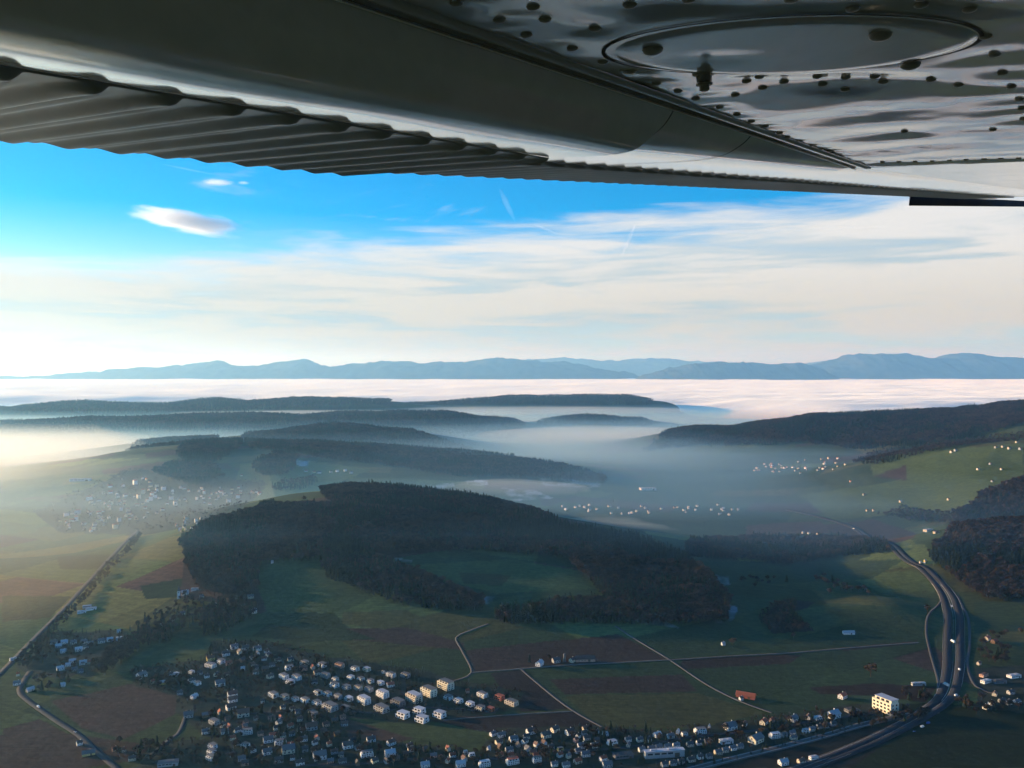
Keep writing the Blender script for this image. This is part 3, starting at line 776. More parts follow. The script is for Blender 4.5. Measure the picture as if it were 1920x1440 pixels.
wood('tree row on the green saddle fields', [(505, 915), (530, 902), (590, 898), (600, 905), (560, 918), (515, 924)], 2700, 3700, 12, 0.5, 0.9)
wood('forest on the hill behind the second hill', [(430, 832), (480, 808), (530, 798), (590, 792), (640, 786), (720, 795), (800, 816), (890, 848), (880, 858), (760, 845), (600, 830), (460, 828)], 4900, 6400, 13, 0.3, 1.15)
wood('forest on the small hill above the misty plain', [(215, 868), (260, 830), (300, 816), (350, 811), (410, 815), (400, 840), (330, 850), (260, 868)], 4500, 6000, 13, 0.2, 1.1)
wood('forest on the first misty ridge', [(-40, 835), (0, 780), (170, 774), (400, 766), (560, 772), (650, 763), (790, 763), (900, 773), (985, 795), (960, 830), (500, 840)], 6200, 7700, 20, 0.4, 1.35)
wood('forest on the low island of hills in the mist', [(995, 800), (1050, 778), (1105, 768), (1170, 775), (1230, 795), (1200, 815), (1020, 815)], 7200, 8200, 18, 0.4, 1.35)
wood('forest blocks on the second misty ridge', [(-40, 775), (60, 758), (100, 752), (150, 748), (200, 752), (350, 750), (355, 740), (450, 744), (488, 750), (490, 740), (640, 735), (735, 742), (730, 758), (400, 775), (0, 790)], 8200, 9700, 24, 0.4, 1.7)
wood('thin dark tree crest standing out of the fog sea', [(740, 760), (800, 748), (900, 738), (960, 733), (1090, 731), (1180, 733), (1230, 745), (1210, 760), (900, 765)], 9700, 10800, 22, 0.5, 1.5)

# ------------------------------------------------------------------ buildings
def paint(name, colour, rough=0.85, var=0.10):
    m, nt, b = new_mat(name)
    oi = nt.node('ShaderNodeObjectInfo'); geo = nt.node('ShaderNodeNewGeometry')
    nz = nt.noise(geo.outputs['Position'], 0.5, 4, 0.65)
    v = nt.math('ADD', nt.ramp(oi.outputs['Random'], 0, 1, 1 - var, 1 + var, False), nt.ramp(nz, 0.3, 0.75, 0.05, -0.10))
    hv = nt.node('ShaderNodeHueSaturation'); hv.inputs['Color'].default_value = colour + (1,)
    nt.l.new(v, hv.inputs['Value']); nt.l.new(hv.outputs[0], b.inputs['Base Color'])
    b.inputs['Roughness'].default_value = rough; b.inputs['Specular IOR Level'].default_value = 0.3
    return m
WALL = {'white': (0.74, 0.73, 0.71), 'cream': (0.74, 0.66, 0.50), 'yellow': (0.72, 0.55, 0.22), 'grey': (0.36, 0.36, 0.36), 'pink': (0.55, 0.34, 0.26),
        'red': (0.36, 0.10, 0.06), 'timber': (0.16, 0.10, 0.06), 'slate': (0.16, 0.16, 0.17), 'beige': (0.58, 0.50, 0.40)}
ROOF = {'grey': (0.13, 0.13, 0.135), 'dark': (0.075, 0.070, 0.068), 'red': (0.30, 0.085, 0.045), 'brown': (0.13, 0.075, 0.055), 'pale': (0.42, 0.43, 0.46), 'gravel': (0.13, 0.125, 0.12)}
for k, c in WALL.items(): M['wall_' + k] = paint('render_' + k, c)
for k, c in ROOF.items(): M['roof_' + k] = paint('roof_' + k, c, 0.75, 0.18)
m_, nt_, b_ = new_mat('window_glass')
b_.inputs['Base Color'].default_value = (0.018, 0.020, 0.024, 1); b_.inputs['Roughness'].default_value = 0.08; b_.inputs['Specular IOR Level'].default_value = 0.6
M['glass'] = m_
M['door'] = paint('door_paint', (0.12, 0.08, 0.05), 0.6)

def boxes_mesh(name, bl, bevel=0.0):
    bm = bmesh.new()
    for x0, x1, y0, y1, z0, z1 in bl:
        vs = [bm.verts.new(p) for p in ((x0, y0, z0), (x1, y0, z0), (x1, y1, z0), (x0, y1, z0), (x0, y0, z1), (x1, y0, z1), (x1, y1, z1), (x0, y1, z1))]
        for q in ((0, 3, 2, 1), (4, 5, 6, 7), (0, 1, 5, 4), (1, 2, 6, 5), (2, 3, 7, 6), (3, 0, 4, 7)): bm.faces.new([vs[i] for i in q])
    me = bpy.data.meshes.new(name); bm.to_mesh(me); bm.free()
    return me

_wm = {}
def win_part(x, y, z, w, h, face):
    """a window: a recessed-looking framed pane standing 6 cm proud of the wall"""
    key = (round(w, 2), round(h, 2), face in 'LR')
    if key not in _wm:
        if key[2]: _wm[key] = boxes_mesh('window', [(-.06, .06, -w / 2, w / 2, 0, h)])
        else: _wm[key] = boxes_mesh('window', [(-w / 2, w / 2, -.06, .06, 0, h)])
    return ('window', _wm[key], 'glass', (x, y, z))

def gable_roof(L, D, e, rdg, ov=0.6, th=0.35):
    """two slabs meeting in a ridge"""
    hw = D / 2 + ov; sl_ = (rdg - e) / (D / 2); lo = e - ov * sl_
    x0, x1 = -L / 2 - ov, L / 2 + ov
    v = []
    for x in (x0, x1):
        v += [(x, -hw, lo), (x, 0, rdg), (x, hw, lo), (x, hw, lo + th), (x, 0, rdg + th), (x, -hw, lo + th)]
    f = [(0, 1, 4, 5), (1, 2, 3, 4), (6, 11, 10, 7), (7, 10, 9, 8), (0, 6, 7, 1), (1, 7, 8, 2), (5, 4, 10, 11), (4, 3, 9, 10), (0, 5, 11, 6), (2, 8, 9, 3)]
    return mesh('roof', v, f)

def gable_walls(L, D, e, rdg):
    x, y = L / 2, D / 2
    r = rdg - 0.05
    v = [(-x, -y, -1.5), (x, -y, -1.5), (x, y, -1.5), (-x, y, -1.5), (-x, -y, e), (x, -y, e), (x, y, e), (-x, y, e), (-x, 0, r), (x, 0, r)]
    f = [(0, 1, 5, 4), (2, 3, 7, 6), (1, 2, 6, 9, 5), (3, 0, 4, 8, 7), (4, 5, 9, 8), (6, 7, 8, 9)]
    return mesh('wall', v, f)

def proto_flat():
    P = [('wall', boxes_mesh('wall', [(-7, 7, -5, 5, -1.5, 3.1), (-5.6, 6.6, -3.6, 4.6, 3.1, 6.0)]), 'W', (0, 0, 0)),
         ('roof', boxes_mesh('roof', [(-6.0, 7.0, -4.0, 5.0, 6.0, 6.35)]), 'R', (0, 0, 0)),
         ('terrace', boxes_mesh('terrace', [(-7.1, 7.1, -5.1, -3.6, 3.1, 3.3), (-7.1, -5.6, -3.6, 5.1, 3.1, 3.3), (-7.1, 7.1, -5.15, -5.0, 3.3, 4.0)]), 'W', (0, 0, 0))]
    for x in (-4.6, -0.4, 3.9): P.append(win_part(x, -5.02, 0.7, 2.6, 1.7, 'F'))
    for x in (-2.6, 2.8): P.append(win_part(x, -3.62, 3.7, 3.4, 1.7, 'F'))
    P.append(win_part(7.02, 0.5, 0.8, 2.6, 1.5, 'R')); P.append(win_part(6.62, 0.6, 3.8, 2.4, 1.5, 'R'))
    return P
def proto_block(st=3):
    h = 3.0 * st
    P = [('wall', boxes_mesh('wall', [(-13, 13, -7, 7, -2, h), (-10.5, 12.4, -5, 6.4, h, h + 2.9)]), 'W', (0, 0, 0)),
         ('roof', boxes_mesh('roof', [(-11, 13, -5.5, 7, h + 2.9, h + 3.2)]), 'R', (0, 0, 0)),
         ('parapet', boxes_mesh('parapet', [(-13.1, 13.1, -7.1, -6.8, h, h + 0.9), (-13.1, -12.8, -6.8, 7.1, h, h + 0.9)]), 'W', (0, 0, 0))]
    for s in range(st):
        for x in (-10, -5, 0, 5, 10): P.append(win_part(x, -7.02, 3 * s + 0.7, 2.9, 1.6, 'F'))
        for y in (-3, 3): P.append(win_part(13.02, y, 3 * s + 0.8, 2.2, 1.5, 'R'))
    for x in (-6, 0.5, 7): P.append(win_part(x, -5.02, h + 0.5, 4.2, 1.9, 'F'))
    return P
def proto_gable():
    L, D, e, r = 13, 9, 5.0, 8.6
    P = [('wall', gable_walls(L, D, e, r), 'W', (0, 0, 0)), ('roof', gable_roof(L, D, e, r), 'R', (0, 0, 0)),
         ('chimney', boxes_mesh('chimney', [(2.0, 2.8, 0.6, 1.4, 6.8, 9.8)]), 'W', (0, 0, 0))]
    for x in (-4, 0.3, 4.2): P.append(win_part(x, -D / 2 - .02, 0.9, 1.7, 1.4, 'F'))
    for x in (-3.4, 3.4): P.append(win_part(x, -D / 2 - .02, 3.2, 1.5, 1.3, 'F'))
    for y, z in ((-2, 1.0), (2, 1.0), (0, 4.2)): P.append(win_part(-L / 2 - .02, y, z, 1.5, 1.5, 'L'))
    return P
def proto_barn():
    L, D, e, r = 32, 13, 4.6, 9.4
    P = [('wall', gable_walls(L, D, e, r), 'W', (0, 0, 0)), ('roof', gable_roof(L, D, e, r, 1.0, .4), 'R', (0, 0, 0)),
         ('door', boxes_mesh('door', [(-L / 2 - .1, -L / 2 + .05, -2, 2, 0, 3.8)]), 'door', (0, 0, 0)),
         ('door', boxes_mesh('door', [(4, 8, -D / 2 - .1, -D / 2 + .05, 0, 3.6)]), 'door', (0, 0, 0))]
    for x in (-11, -6, -1): P.append(win_part(x, -D / 2 - .02, 1.4, 2.0, 1.1, 'F'))
    return P
def proto_hall():
    P = [('wall', boxes_mesh('wall', [(-20, 20, -9, 9, -2, 6.4)]), 'W', (0, 0, 0)),
         ('roof', boxes_mesh('roof', [(-20.4, 20.4, -9.4, 9.4, 6.4, 6.9), (-14, -8, -3, 3, 6.9, 8.0), (4, 12, -3, 3, 6.9, 7.7)]), 'R', (0, 0, 0)),
         ('door', boxes_mesh('door', [(10, 15, -9.1, -8.95, 0, 4.2)]), 'door', (0, 0, 0))]
    for x in (-15, -8, -1, 5.5): P.append(win_part(x, -9.02, 3.4, 5.2, 1.6, 'F'))
    for y in (-4, 4): P.append(win_part(-20.02, y, 3.2, 4.5, 1.8, 'L'))
    return P
def proto_tower():
    P = [('wall', boxes_mesh('wall', [(-3, 3, -3, 3, -2, 20)]), 'W', (0, 0, 0)),
         ('spire', mesh('spire', [(-3.3, -3.3, 20), (3.3, -3.3, 20), (3.3, 3.3, 20), (-3.3, 3.3, 20), (0, 0, 34)], [(0, 1, 4), (1, 2, 4), (2, 3, 4), (3, 0, 4), (3, 2, 1, 0)]), 'R', (0, 0, 0))]
    P.append(win_part(0, -3.02, 15, 2.0, 3.0, 'F')); P.append(win_part(3.02, 0, 15, 2.0, 3.0, 'R')); P.append(win_part(-3.02, 0, 15, 2.0, 3.0, 'L'))
    return P
def lathe(name, prof, n=14):
    v, f = [], []
    for r, z in prof:
        for j in range(n):
            t = j * 2 * math.pi / n; v.append((r * math.cos(t), r * math.sin(t), z))
    for i in range(len(prof) - 1):
        for j in range(n): f.append((i * n + j, i * n + (j + 1) % n, (i + 1) * n + (j + 1) % n, (i + 1) * n + j))
    return mesh(name, v, f, True)
def proto_silo():
    return [('barrel', lathe('barrel', [(2.6, -1), (2.6, 14)]), 'W', (0, 0, 0)), ('cap', lathe('cap', [(2.75, 13.9), (2.6, 14.6), (1.6, 15.8), (0.02, 16.3)]), 'R', (0, 0, 0)),
            ('ladder', boxes_mesh('ladder', [(-.35, -.25, -2.9, -2.75, 0, 14), (.25, .35, -2.9, -2.75, 0, 14)] + [(-.3, .3, -2.86, -2.8, 0.5 + k, 0.58 + k) for k in range(13)]), 'door', (0, 0, 0))]
def proto_simple():      # for the far towns: walls, roof and a few openings
    L, D, e, r = 13, 9, 6.0, 9.4
    return [('wall', gable_walls(L, D, e, r), 'W', (0, 0, 0)), ('roof', gable_roof(L, D, e, r), 'R', (0, 0, 0))]
def proto_simple_block():
    return [('wall', boxes_mesh('wall', [(-9, 9, -6, 6, -2, 14)]), 'W', (0, 0, 0)), ('roof', boxes_mesh('roof', [(-9.3, 9.3, -6.3, 6.3, 14, 14.5), (-3, 2, -2, 2, 14.5, 16)]), 'R', (0, 0, 0))]

PROTO = {'flat': (proto_flat(), 14), 'block': (proto_block(3), 26), 'low_block': (proto_block(2), 26), 'gable': (proto_gable(), 13), 'barn': (proto_barn(), 32), 'hall': (proto_hall(), 40),
         'tower': (proto_tower(), 6), 'silo': (proto_silo(), 5.5), 'simple': (proto_simple(), 13), 'simple_block': (proto_simple_block(), 18)}
NAMES = {'flat': 'house', 'block': 'apartment_block', 'low_block': 'apartment_block', 'gable': 'house', 'barn': 'barn', 'hall': 'industrial_hall', 'tower': 'church_tower', 'silo': 'silo', 'simple': 'town_house', 'simple_block': 'tower_block'}
CATS = {'flat': 'house', 'block': 'apartment block', 'low_block': 'apartment block', 'gable': 'house', 'barn': 'barn', 'hall': 'hall', 'tower': 'church tower', 'silo': 'silo', 'simple': 'house', 'simple_block': 'tower block'}
LOOK = {'flat': '{w} flat-roofed house', 'block': '{w} three-storey apartment block', 'low_block': '{w} low apartment block', 'gable': '{r}-roofed {w} house', 'barn': '{r}-roofed {w} barn', 'hall': '{r}-roofed {w} hall',
        'tower': '{w} church tower', 'silo': '{w} farm silo', 'simple': '{r}-roofed {w} small house', 'simple_block': '{w} tower block'}
WORDW = {'red': 'red-brown', 'timber': 'dark timber', 'slate': 'dark grey', 'pink': 'pinkish'}
BUILT = []      # (root, look, place, px, py, label)
TAKEN = []
def build(kind, p, wpx, wall, roof, rz, place, label=None, hs=1.0, sy=1.0):
    """p: (x, y, z) foot point"""
    parts, L0 = PROTO[kind]
    if kind in ('flat', 'block', 'low_block') and -50 < rz < 0: rz -= 12
    s = wpx * p[1] / F / (L0 * (1.15 if kind != 'simple' else 1.35)) if wpx else 1.0
    root = bpy.data.objects.new(NAMES[kind], None); COL.objects.link(root)
    root.empty_display_size = 2
    root.location = p; root.rotation_euler = (0, 0, R(rz))
    sz = max(0.72, min(1.25, s)) * hs if kind in ('flat', 'gable', 'block', 'low_block', 'simple') else hs * min(1.3, max(0.7, s))
    root.scale = (s, s * sy, sz)
    for nm, me, mk, loc in parts:
        o = bpy.data.objects.new(nm, me)
        mat = M['wall_' + wall] if mk == 'W' else M['roof_' + roof] if mk == 'R' else M[mk]
        if not me.materials: me.materials.append(None)
        COL.objects.link(o)
        o.parent = roof_o if nm == 'chimney' else root; o.location = loc
        if nm == 'roof': roof_o = o
        o.material_slots[0].link = 'OBJECT'; o.material_slots[0].material = mat
    look = LOOK[kind].format(w=WORDW.get(wall, wall), r=roof)
    root['category'] = CATS[kind]
    BUILT.append((root, look, place, project(*p)[0], label))
    TAKEN.append((p[0], p[1], L0 * s * 0.6))
    return root

def hood(place, text, base=5):
    """one building per line: column row width kind wall roof turn"""
    for ln in text.strip().splitlines():
        q = ln.split('|'); lab = q[1].strip() if len(q) > 1 else None
        t = q[0].split()
        px, py, w = float(t[0]), float(t[1]), float(t[2])
        p = spot(px, py + base)
        build(t[3], p, w * (0.88 if t[3] in ('gable', 'flat') else 0.78 if t[3] == 'simple' else 0.95), t[4], t[5], float(t[6]), place, lab)

hood('in the upper estate', '''
602 1247 21 flat white gravel -32 | bright white cube house alone at the top of the estate
412 1240 20 flat white gravel -35
392 1235 18 gable yellow brown 30 | yellowish house with brown gabled roof at the estate's left corner
421 1226 18 gable white dark 25
437 1213 17 gable white grey 28
458 1215 17 gable beige dark 24
480 1217 18 gable white grey 30
392 1248 25 low_block white grey -20
471 1233 12 gable grey dark 40
493 1235 12 gable white brown 20
519 1238 14 gable beige brown 35
543 1236 14 gable cream dark 30
508 1247 14 gable grey dark 20
540 1252 20 flat white gravel 28
569 1243 20 flat beige gravel -28
567 1254 18 gable pink brown 20
635 1248 22 low_block pink brown -24 | pinkish low block between the cube house and the row
477 1252 12 gable grey dark 30
453 1254 10 gable white pale 15
530 1269 24 low_block white grey -34
554 1271 24 low_block white gravel -34
542 1279 20 flat white pale -20
594 1262 18 gable beige brown 24
608 1267 22 low_block grey grey -20
627 1273 16 flat white gravel -30
410 1283 22 gable white grey 26
372 1262 12 gable grey dark 10
385 1268 12 gable white dark 30
''')
hood('in the estate centre', '''
664 1254 20 flat white gravel -30
686 1255 18 flat cream pale -32
717 1260 9 flat white gravel -30 | narrow tall white house on the upper edge of the estate
732 1266 22 low_block white gravel -28
759 1267 22 low_block grey gravel -28
656 1270 17 flat white pale -32
675 1273 17 flat white gravel -32
693 1277 17 flat white gravel -32
712 1281 18 flat white pale -32
731 1285 17 gable white red 24 | white house with small red roof below the estate's upper edge
625 1285 22 flat white gravel -30
648 1289 20 flat grey gravel -30
670 1291 20 low_block beige gravel -30
690 1294 20 low_block grey gravel -30
594 1299 20 flat white gravel -34
612 1302 20 flat white gravel -34
632 1308 20 low_block grey gravel -34
652 1311 20 flat white pale -34
716 1304 30 block white pale -36 | big white three-storey block in the middle of the estate
681 1316 32 block white pale -36 | big white block lower left of its twin in the estate
510 1304 25 low_block white gravel -34
531 1308 22 flat beige gravel -34
551 1311 18 flat white gravel -34
570 1315 23 low_block white gravel -34
592 1319 22 flat white gravel -34
617 1328 38 low_block grey gravel -34
585 1341 24 low_block slate gravel -34
645 1330 24 low_block slate gravel -30
528 1328 12 gable cream dark 30
546 1331 12 gable cream brown 30
490 1316 9 gable white dark 20
''')
hood('at the estate\'s eastern end', '''
835 1288 38 block cream gravel -36 | cream four-tier apartment block, topmost of the three in a staircase row
803 1301 38 block cream gravel -36 | cream apartment block in the middle of the staircase row
775 1312 38 block beige pale -36 | pale apartment block, lowest of the three in a staircase row
745 1319 34 low_block slate gravel -34
714 1331 36 low_block grey gravel -34
785 1335 28 flat white pale -26
754 1343 30 flat white pale -26
790 1351 30 flat white pale -26
823 1342 29 flat white pale -26
840 1309 21 flat white gravel -34
859 1315 21 flat white pale -34
881 1321 20 flat white pale -34
904 1304 25 low_block white gravel -34
900 1329 22 flat beige gravel -30
936 1309 23 flat red red -30 | red-brown cube house near the dark field
919 1331 20 flat red red -30 | lower red-brown cube house near the dark field
959 1319 30 low_block beige gravel -32 | pale low block at the dark field's edge
876 1297 9 gable pink red 20 | small pinkish hut above the white houses
''')
hood('at the estate\'s western foot', '''
262 1268 22 gable white grey 60
283 1279 9 gable cream red 40
301 1281 13 gable yellow pale 30
315 1265 10 gable white dark 40
327 1264 15 flat white pale -30
356 1260 13 flat white pale -20
356 1277 15 gable white dark 40
367 1281 17 flat white gravel -30
334 1300 14 gable grey dark 20
361 1307 16 gable white pale 60
433 1304 22 gable white brown 32 | topmost of three stacked white gabled houses below the estate
433 1314 21 gable white brown 32 | middle one of three stacked white gabled houses
430 1328 22 gable white brown 36 | lowest of three stacked white gabled houses
''')
hood('in the western village', '''
453 1341 28 gable beige brown 22
507 1348 16 gable pink brown 30
520 1356 14 gable white grey 55
515 1367 12 gable cream dark 30
542 1363 14 gable beige red 40
582 1366 26 gable grey brown 24
560 1350 14 gable beige brown 20
398 1356 26 low_block grey grey -30
350 1343 22 gable grey grey 20
382 1374 18 gable white grey 24
418 1374 18 gable white grey 24
442 1371 15 gable white dark 40
460 1375 24 low_block white gravel 20
477 1349 10 gable beige brown 30
545 1378 14 gable grey dark 20
567 1388 18 gable white dark 20
605 1372 14 gable timber brown 20
630 1378 14 gable timber brown 30
''')
hood('along the bottom edge', '''
457 1399 20 flat white gravel -20
468 1408 23 flat white gravel -34 | bright white flat house with lit side at the bottom edge
498 1413 22 gable white grey 30
523 1395 26 low_block white grey 20
500 1390 22 gable white grey 26
395 1401 22 flat white gravel -30
393 1412 22 flat white gravel -30
392 1423 24 flat white gravel -30
538 1410 30 gable cream grey 20
597 1422 30 gable white grey 24
588 1395 13 gable white dark 40
615 1398 12 gable cream red 40
650 1401 24 gable white dark 24
567 1408 20 gable grey dark 20
686 1417 28 low_block white grey 20
694 1389 20 gable white dark 24
732 1395 20 gable white brown 40
730 1416 24 gable white pale 20
769 1408 14 gable beige brown 24
812 1420 16 gable pink grey 10 | pinkish cube-like house by the bottom street
848 1419 15 gable white red 20
872 1413 10 flat white pale 20
884 1418 15 flat white pale 20
670 1404 16 gable grey dark 30
660 1390 14 gable timber dark 30
625 1412 16 gable grey brown 20
796 1437 20 gable white pale 20
863 1436 22 gable white pale 20
908 1436 25 low_block white pale 20
450 1425 18 gable grey grey 20
520 1428 20 gable grey dark 20
560 1433 20 gable white dark 20
640 1430 18 gable grey dark 24
''')
hood('in the lower village below the dark field', '''
924 1378 15 gable white grey 40
940 1380 18 gable white grey 20
963 1388 20 gable white grey 20
996 1374 22 gable white dark 26
984 1392 16 gable white dark 50
1024 1381 22 gable cream dark 26
1041 1370 20 gable cream dark 40
1069 1375 21 gable white dark 34
1099 1368 18 gable beige brown 30
1085 1382 12 gable white dark 50
1101 1386 16 gable grey dark 20
1121 1374 8 gable white dark 40
1136 1378 14 flat white pale 10
1149 1395 23 flat white pale 26
1092 1401 20 gable white grey 14
1116 1400 18 gable white grey 14
1051 1407 15 flat yellow gravel 30 | yellowish cube house with a bright lit edge in the lower village
1034 1403 14 gable grey dark 20
955 1408 18 gable white grey 20
916 1407 9 gable white pale 50
958 1419 14 gable pink red 20
961 1431 28 low_block white red 20
1000 1413 16 gable yellow brown 10
1005 1419 13 gable pink red 10
1007 1428 20 low_block white gravel 20
1099 1417 20 gable white grey 14
1084 1430 18 gable beige red 30
1132 1425 17 gable white red 30
1170 1419 44 hall slate dark 14 | long dark hall among the houses of the lower village
1040 1436 16 gable white grey 15
1062 1437 18 gable white grey 15
1140 1437 22 gable grey grey 15
''')
hood('in the row above the railway', '''
1179 1389 15 gable white grey 20
1201 1389 15 gable cream grey 20
1234 1380 18 gable white pale 30
1259 1382 17 gable white grey 20
1273 1374 10 gable white pale 60
1205 1408 16 gable white grey 17
1223 1406 16 gable grey grey 17
1237 1403 16 gable grey grey 17
1254 1402 16 gable white grey 17
1270 1400 16 gable white grey 17
1285 1378 15 flat white gravel 20
1315 1373 26 low_block white grey 12
1332 1365 7 gable white pale 60
1372 1366 28 gable white grey 22
1399 1359 14 gable white brown 60
1435 1356 20 gable cream red 50 | house with a big bright orange roof beside the meadow
1450 1352 12 gable pink red 40
1491 1350 22 gable white grey 40
1519 1346 16 gable white brown 60
1537 1348 18 flat white pale 20
1566 1344 30 gable white pale 30
1596 1332 22 hall slate dark 24
1296 1398 16 gable beige dark 17
1314 1395 16 gable white dark 17
1329 1392 16 gable grey dark 17
1364 1392 30 hall white pale 15
1420 1390 34 gable cream grey 40
1456 1382 24 low_block white pale 16
1474 1380 14 gable grey grey 16
1489 1376 14 gable grey grey 16
1491 1385 16 gable cream grey 16
1514 1372 16 flat white pale 16
1526 1369 14 gable beige grey 16
1540 1364 14 gable grey dark 16
1553 1362 14 gable grey dark 16
1566 1359 14 gable grey dark 16
1349 1413 18 gable beige grey 18
1362 1409 16 gable beige grey 18
1377 1405 16 gable white grey 18
1390 1402 16 gable grey grey 18
1298 1427 18 gable beige dark 18
1315 1422 14 gable white dark 18
1332 1421 14 gable grey dark 18
1279 1431 15 gable grey dark 18
1264 1434 16 gable grey dark 18
1248 1436 16 gable grey dark 18
1529 1424 20 hall white pale 20 | white-roofed shed below the railway near the bottom edge
1472 1433 22 gable white pale 20 | white house below the railway at the bottom edge
1506 1430 18 gable beige brown 20 | beige house below the railway at the bottom edge
''')
build('hall', spot(1247, 1423), 88, 'grey', 'pale', 9, '', 'very long low shed with blue-white roof beside the railway', sy=0.35)
build('block', spot(1664, 1336), 48, 'cream', 'pale', -62, '', 'big cream office block with sunlit side beside the motorway junction', hs=1.35)
build('hall', spot(1604, 1340), 26, 'slate', 'dark', 20, '', 'dark shed directly left of the cream office block')
build('barn', spot(1401, 1311), 40, 'red', 'red', -28, '', 'long red-brown barn beside the track in the meadow', sy=0.8)
build('gable', spot(1392, 1316), 9, 'white', 'dark', 30, '', 'small white house at the end of the red-brown barn')
build('gable', spot(1583, 1312), 18, 'white', 'red', 40, '', 'white farmhouse with red roof in front of the ploughed strip')
build('barn', spot(1594, 1191), 25, 'white', 'pale', 4, '', 'white long barn alone in the valley meadow', sy=0.7)
build('hall', spot(1726, 1288), 30, 'grey', 'pale', 6, '', 'low pale hall beside the slip road', sy=0.5)
build('gable', spot(1358, 1212), 8, 'white', 'pale', 20, '', 'tiny white hut by the dark bush in the valley')
build('gable', spot(1012, 1250), 17, 'white', 'pale', 60, '', 'bright white farmhouse at the field track')
build('gable', spot(1043, 1244), 16, 'grey', 'dark', 24, '', 'grey farm building beside the silo')
build('silo', spot(1059, 1243), 6, 'slate', 'grey', 0, '', 'dark tall silo of the farm among the brown fields')
build('gable', spot(1074, 1243), 14, 'cream', 'dark', 50, '', 'cream farm building with lit gables right of the silo')
build('barn', spot(1098, 1242), 42, 'pink', 'brown', 6, '', 'long low brown-roofed barn right of the silo', sy=0.6)
hood('by the motorway at the right edge', '''
1849 1267 22 hall pink brown 35
1853 1279 24 hall white pale 28
1878 1279 30 hall slate dark 10
1906 1269 30 hall white pale 20
1853 1328 15 gable white grey 40
1864 1320 15 gable white grey 30
1884 1316 16 gable grey dark 20
1896 1319 16 gable white dark 20
1912 1318 16 gable white grey 20
1870 1303 14 gable cream brown 50
1855 1198 16 gable beige red 40
1869 1204 16 gable timber red 30
1900 1300 16 gable grey dark 20
1840 1245 10 gable beige brown 30
''', 4)
hood('in the garden plots beside the plain road', '''
52 1294 17 barn beige pale 60 | pale-roofed barn at the bend of the country road
113 1285 12 gable white pale 10
27 1282 16 gable white grey 20
29 1265 7 gable cream red 30
20 1236 14 hall white pale 50 | white shed standing left of the plain road
97 1204 15 gable white grey 20
117 1204 15 gable white pale 20
134 1204 14 gable white grey 20
154 1203 14 gable white grey 20
167 1206 13 gable white grey 20
187 1202 16 gable white grey 20
203 1199 14 gable white pale 20
224 1196 22 hall white pale 22
115 1221 14 gable white pale 20
144 1218 16 gable white pale 20
157 1213 14 gable white grey 20
106 1211 14 gable grey pale 20
220 1183 9 gable white pale 20
132 1240 15 gable grey pale 20
152 1243 16 gable white pale 20
109 1254 16 gable white pale 35
136 1255 14 gable grey grey 20
124 1247 12 gable white pale 20
163 1242 7 gable cream red 30
147 1259 13 gable grey grey 20
144 1396 13 gable white dark 40 | small white house beside the country road
161 1415 27 barn yellow grey 25 | broad grey-roofed farmhouse beside the country road
210 1407 11 gable pink red 30
226 1409 14 gable beige red 30
243 1425 16 gable cream dark 20
311 1434 44 hall grey grey 14 | low grey hall at the bottom edge left of the village
''')
hood('below the left end of the wooded hill', '''
150 1147 18 hall white pale 20
168 1141 22 hall white pale 20
160 1137 18 hall grey pale 20
363 1104 16 hall white pale 20
345 1112 16 gable white pale 24
403 1133 9 gable white pale 24
473 1147 16 gable white pale 24
468 1119 14 gable beige grey 24
452 1108 12 gable white grey 24
440 1120 12 gable grey grey 24
455 1135 12 gable white grey 24
320 1162 11 gable grey grey 24
340 1150 11 gable white grey 24
300 1172 12 gable grey grey 24
376 1118 10 gable white grey 24
509 1053 6 gable white pale 24
''', 4)
build('tower', spot(333, 1124), 5, 'white', 'grey', 0, '', 'slender white church tower at the foot of the wooded hill')
# hamlets and farms on the slopes
hood('in the hamlet on the second hill', '''
573 883 9 simple white red 30
588 885 9 simple cream red 40
598 886 12 simple white grey 20
620 884 8 simple white grey 30
632 883 9 simple white pale 30
647 882 9 simple white pale 30
658 886 10 simple grey grey 20
452 891 7 simple cream red 30
''', 2)
hood('on the green slopes of the right-hand hill', '''
1785 847 10 simple beige red 30
1793 844 10 simple grey grey 20
1868 838 9 simple grey red 30
1881 837 9 simple beige red 30
1893 840 10 simple beige grey 30
1914 841 10 simple grey red 30
1907 828 8 simple beige grey 30
1858 869 8 simple grey red 30
1835 879 9 simple beige grey 30
1879 879 8 simple beige red 30
1862 902 8 simple grey red 30
1862 916 9 simple beige grey 30
1872 916 10 simple grey red 20
1690 940 9 simple beige pale 30
1780 936 9 simple beige red 30
1621 927 8 simple grey red 30
1596 902 7 simple pink red 30
1627 957 7 simple beige red 30
1639 957 7 simple beige red 30
1507 999 7 simple beige pale 30
1518 1000 8 simple beige pale 30
1535 1002 8 simple beige red 20
1742 994 22 hall cream pale 30
1757 998 14 hall beige brown 30
1778 995 10 simple grey red 30
1790 998 8 simple beige red 30
1737 1053 8 simple yellow pale 30
1728 1056 7 simple beige pale 30
''', 2)
R2 = random.Random(5)
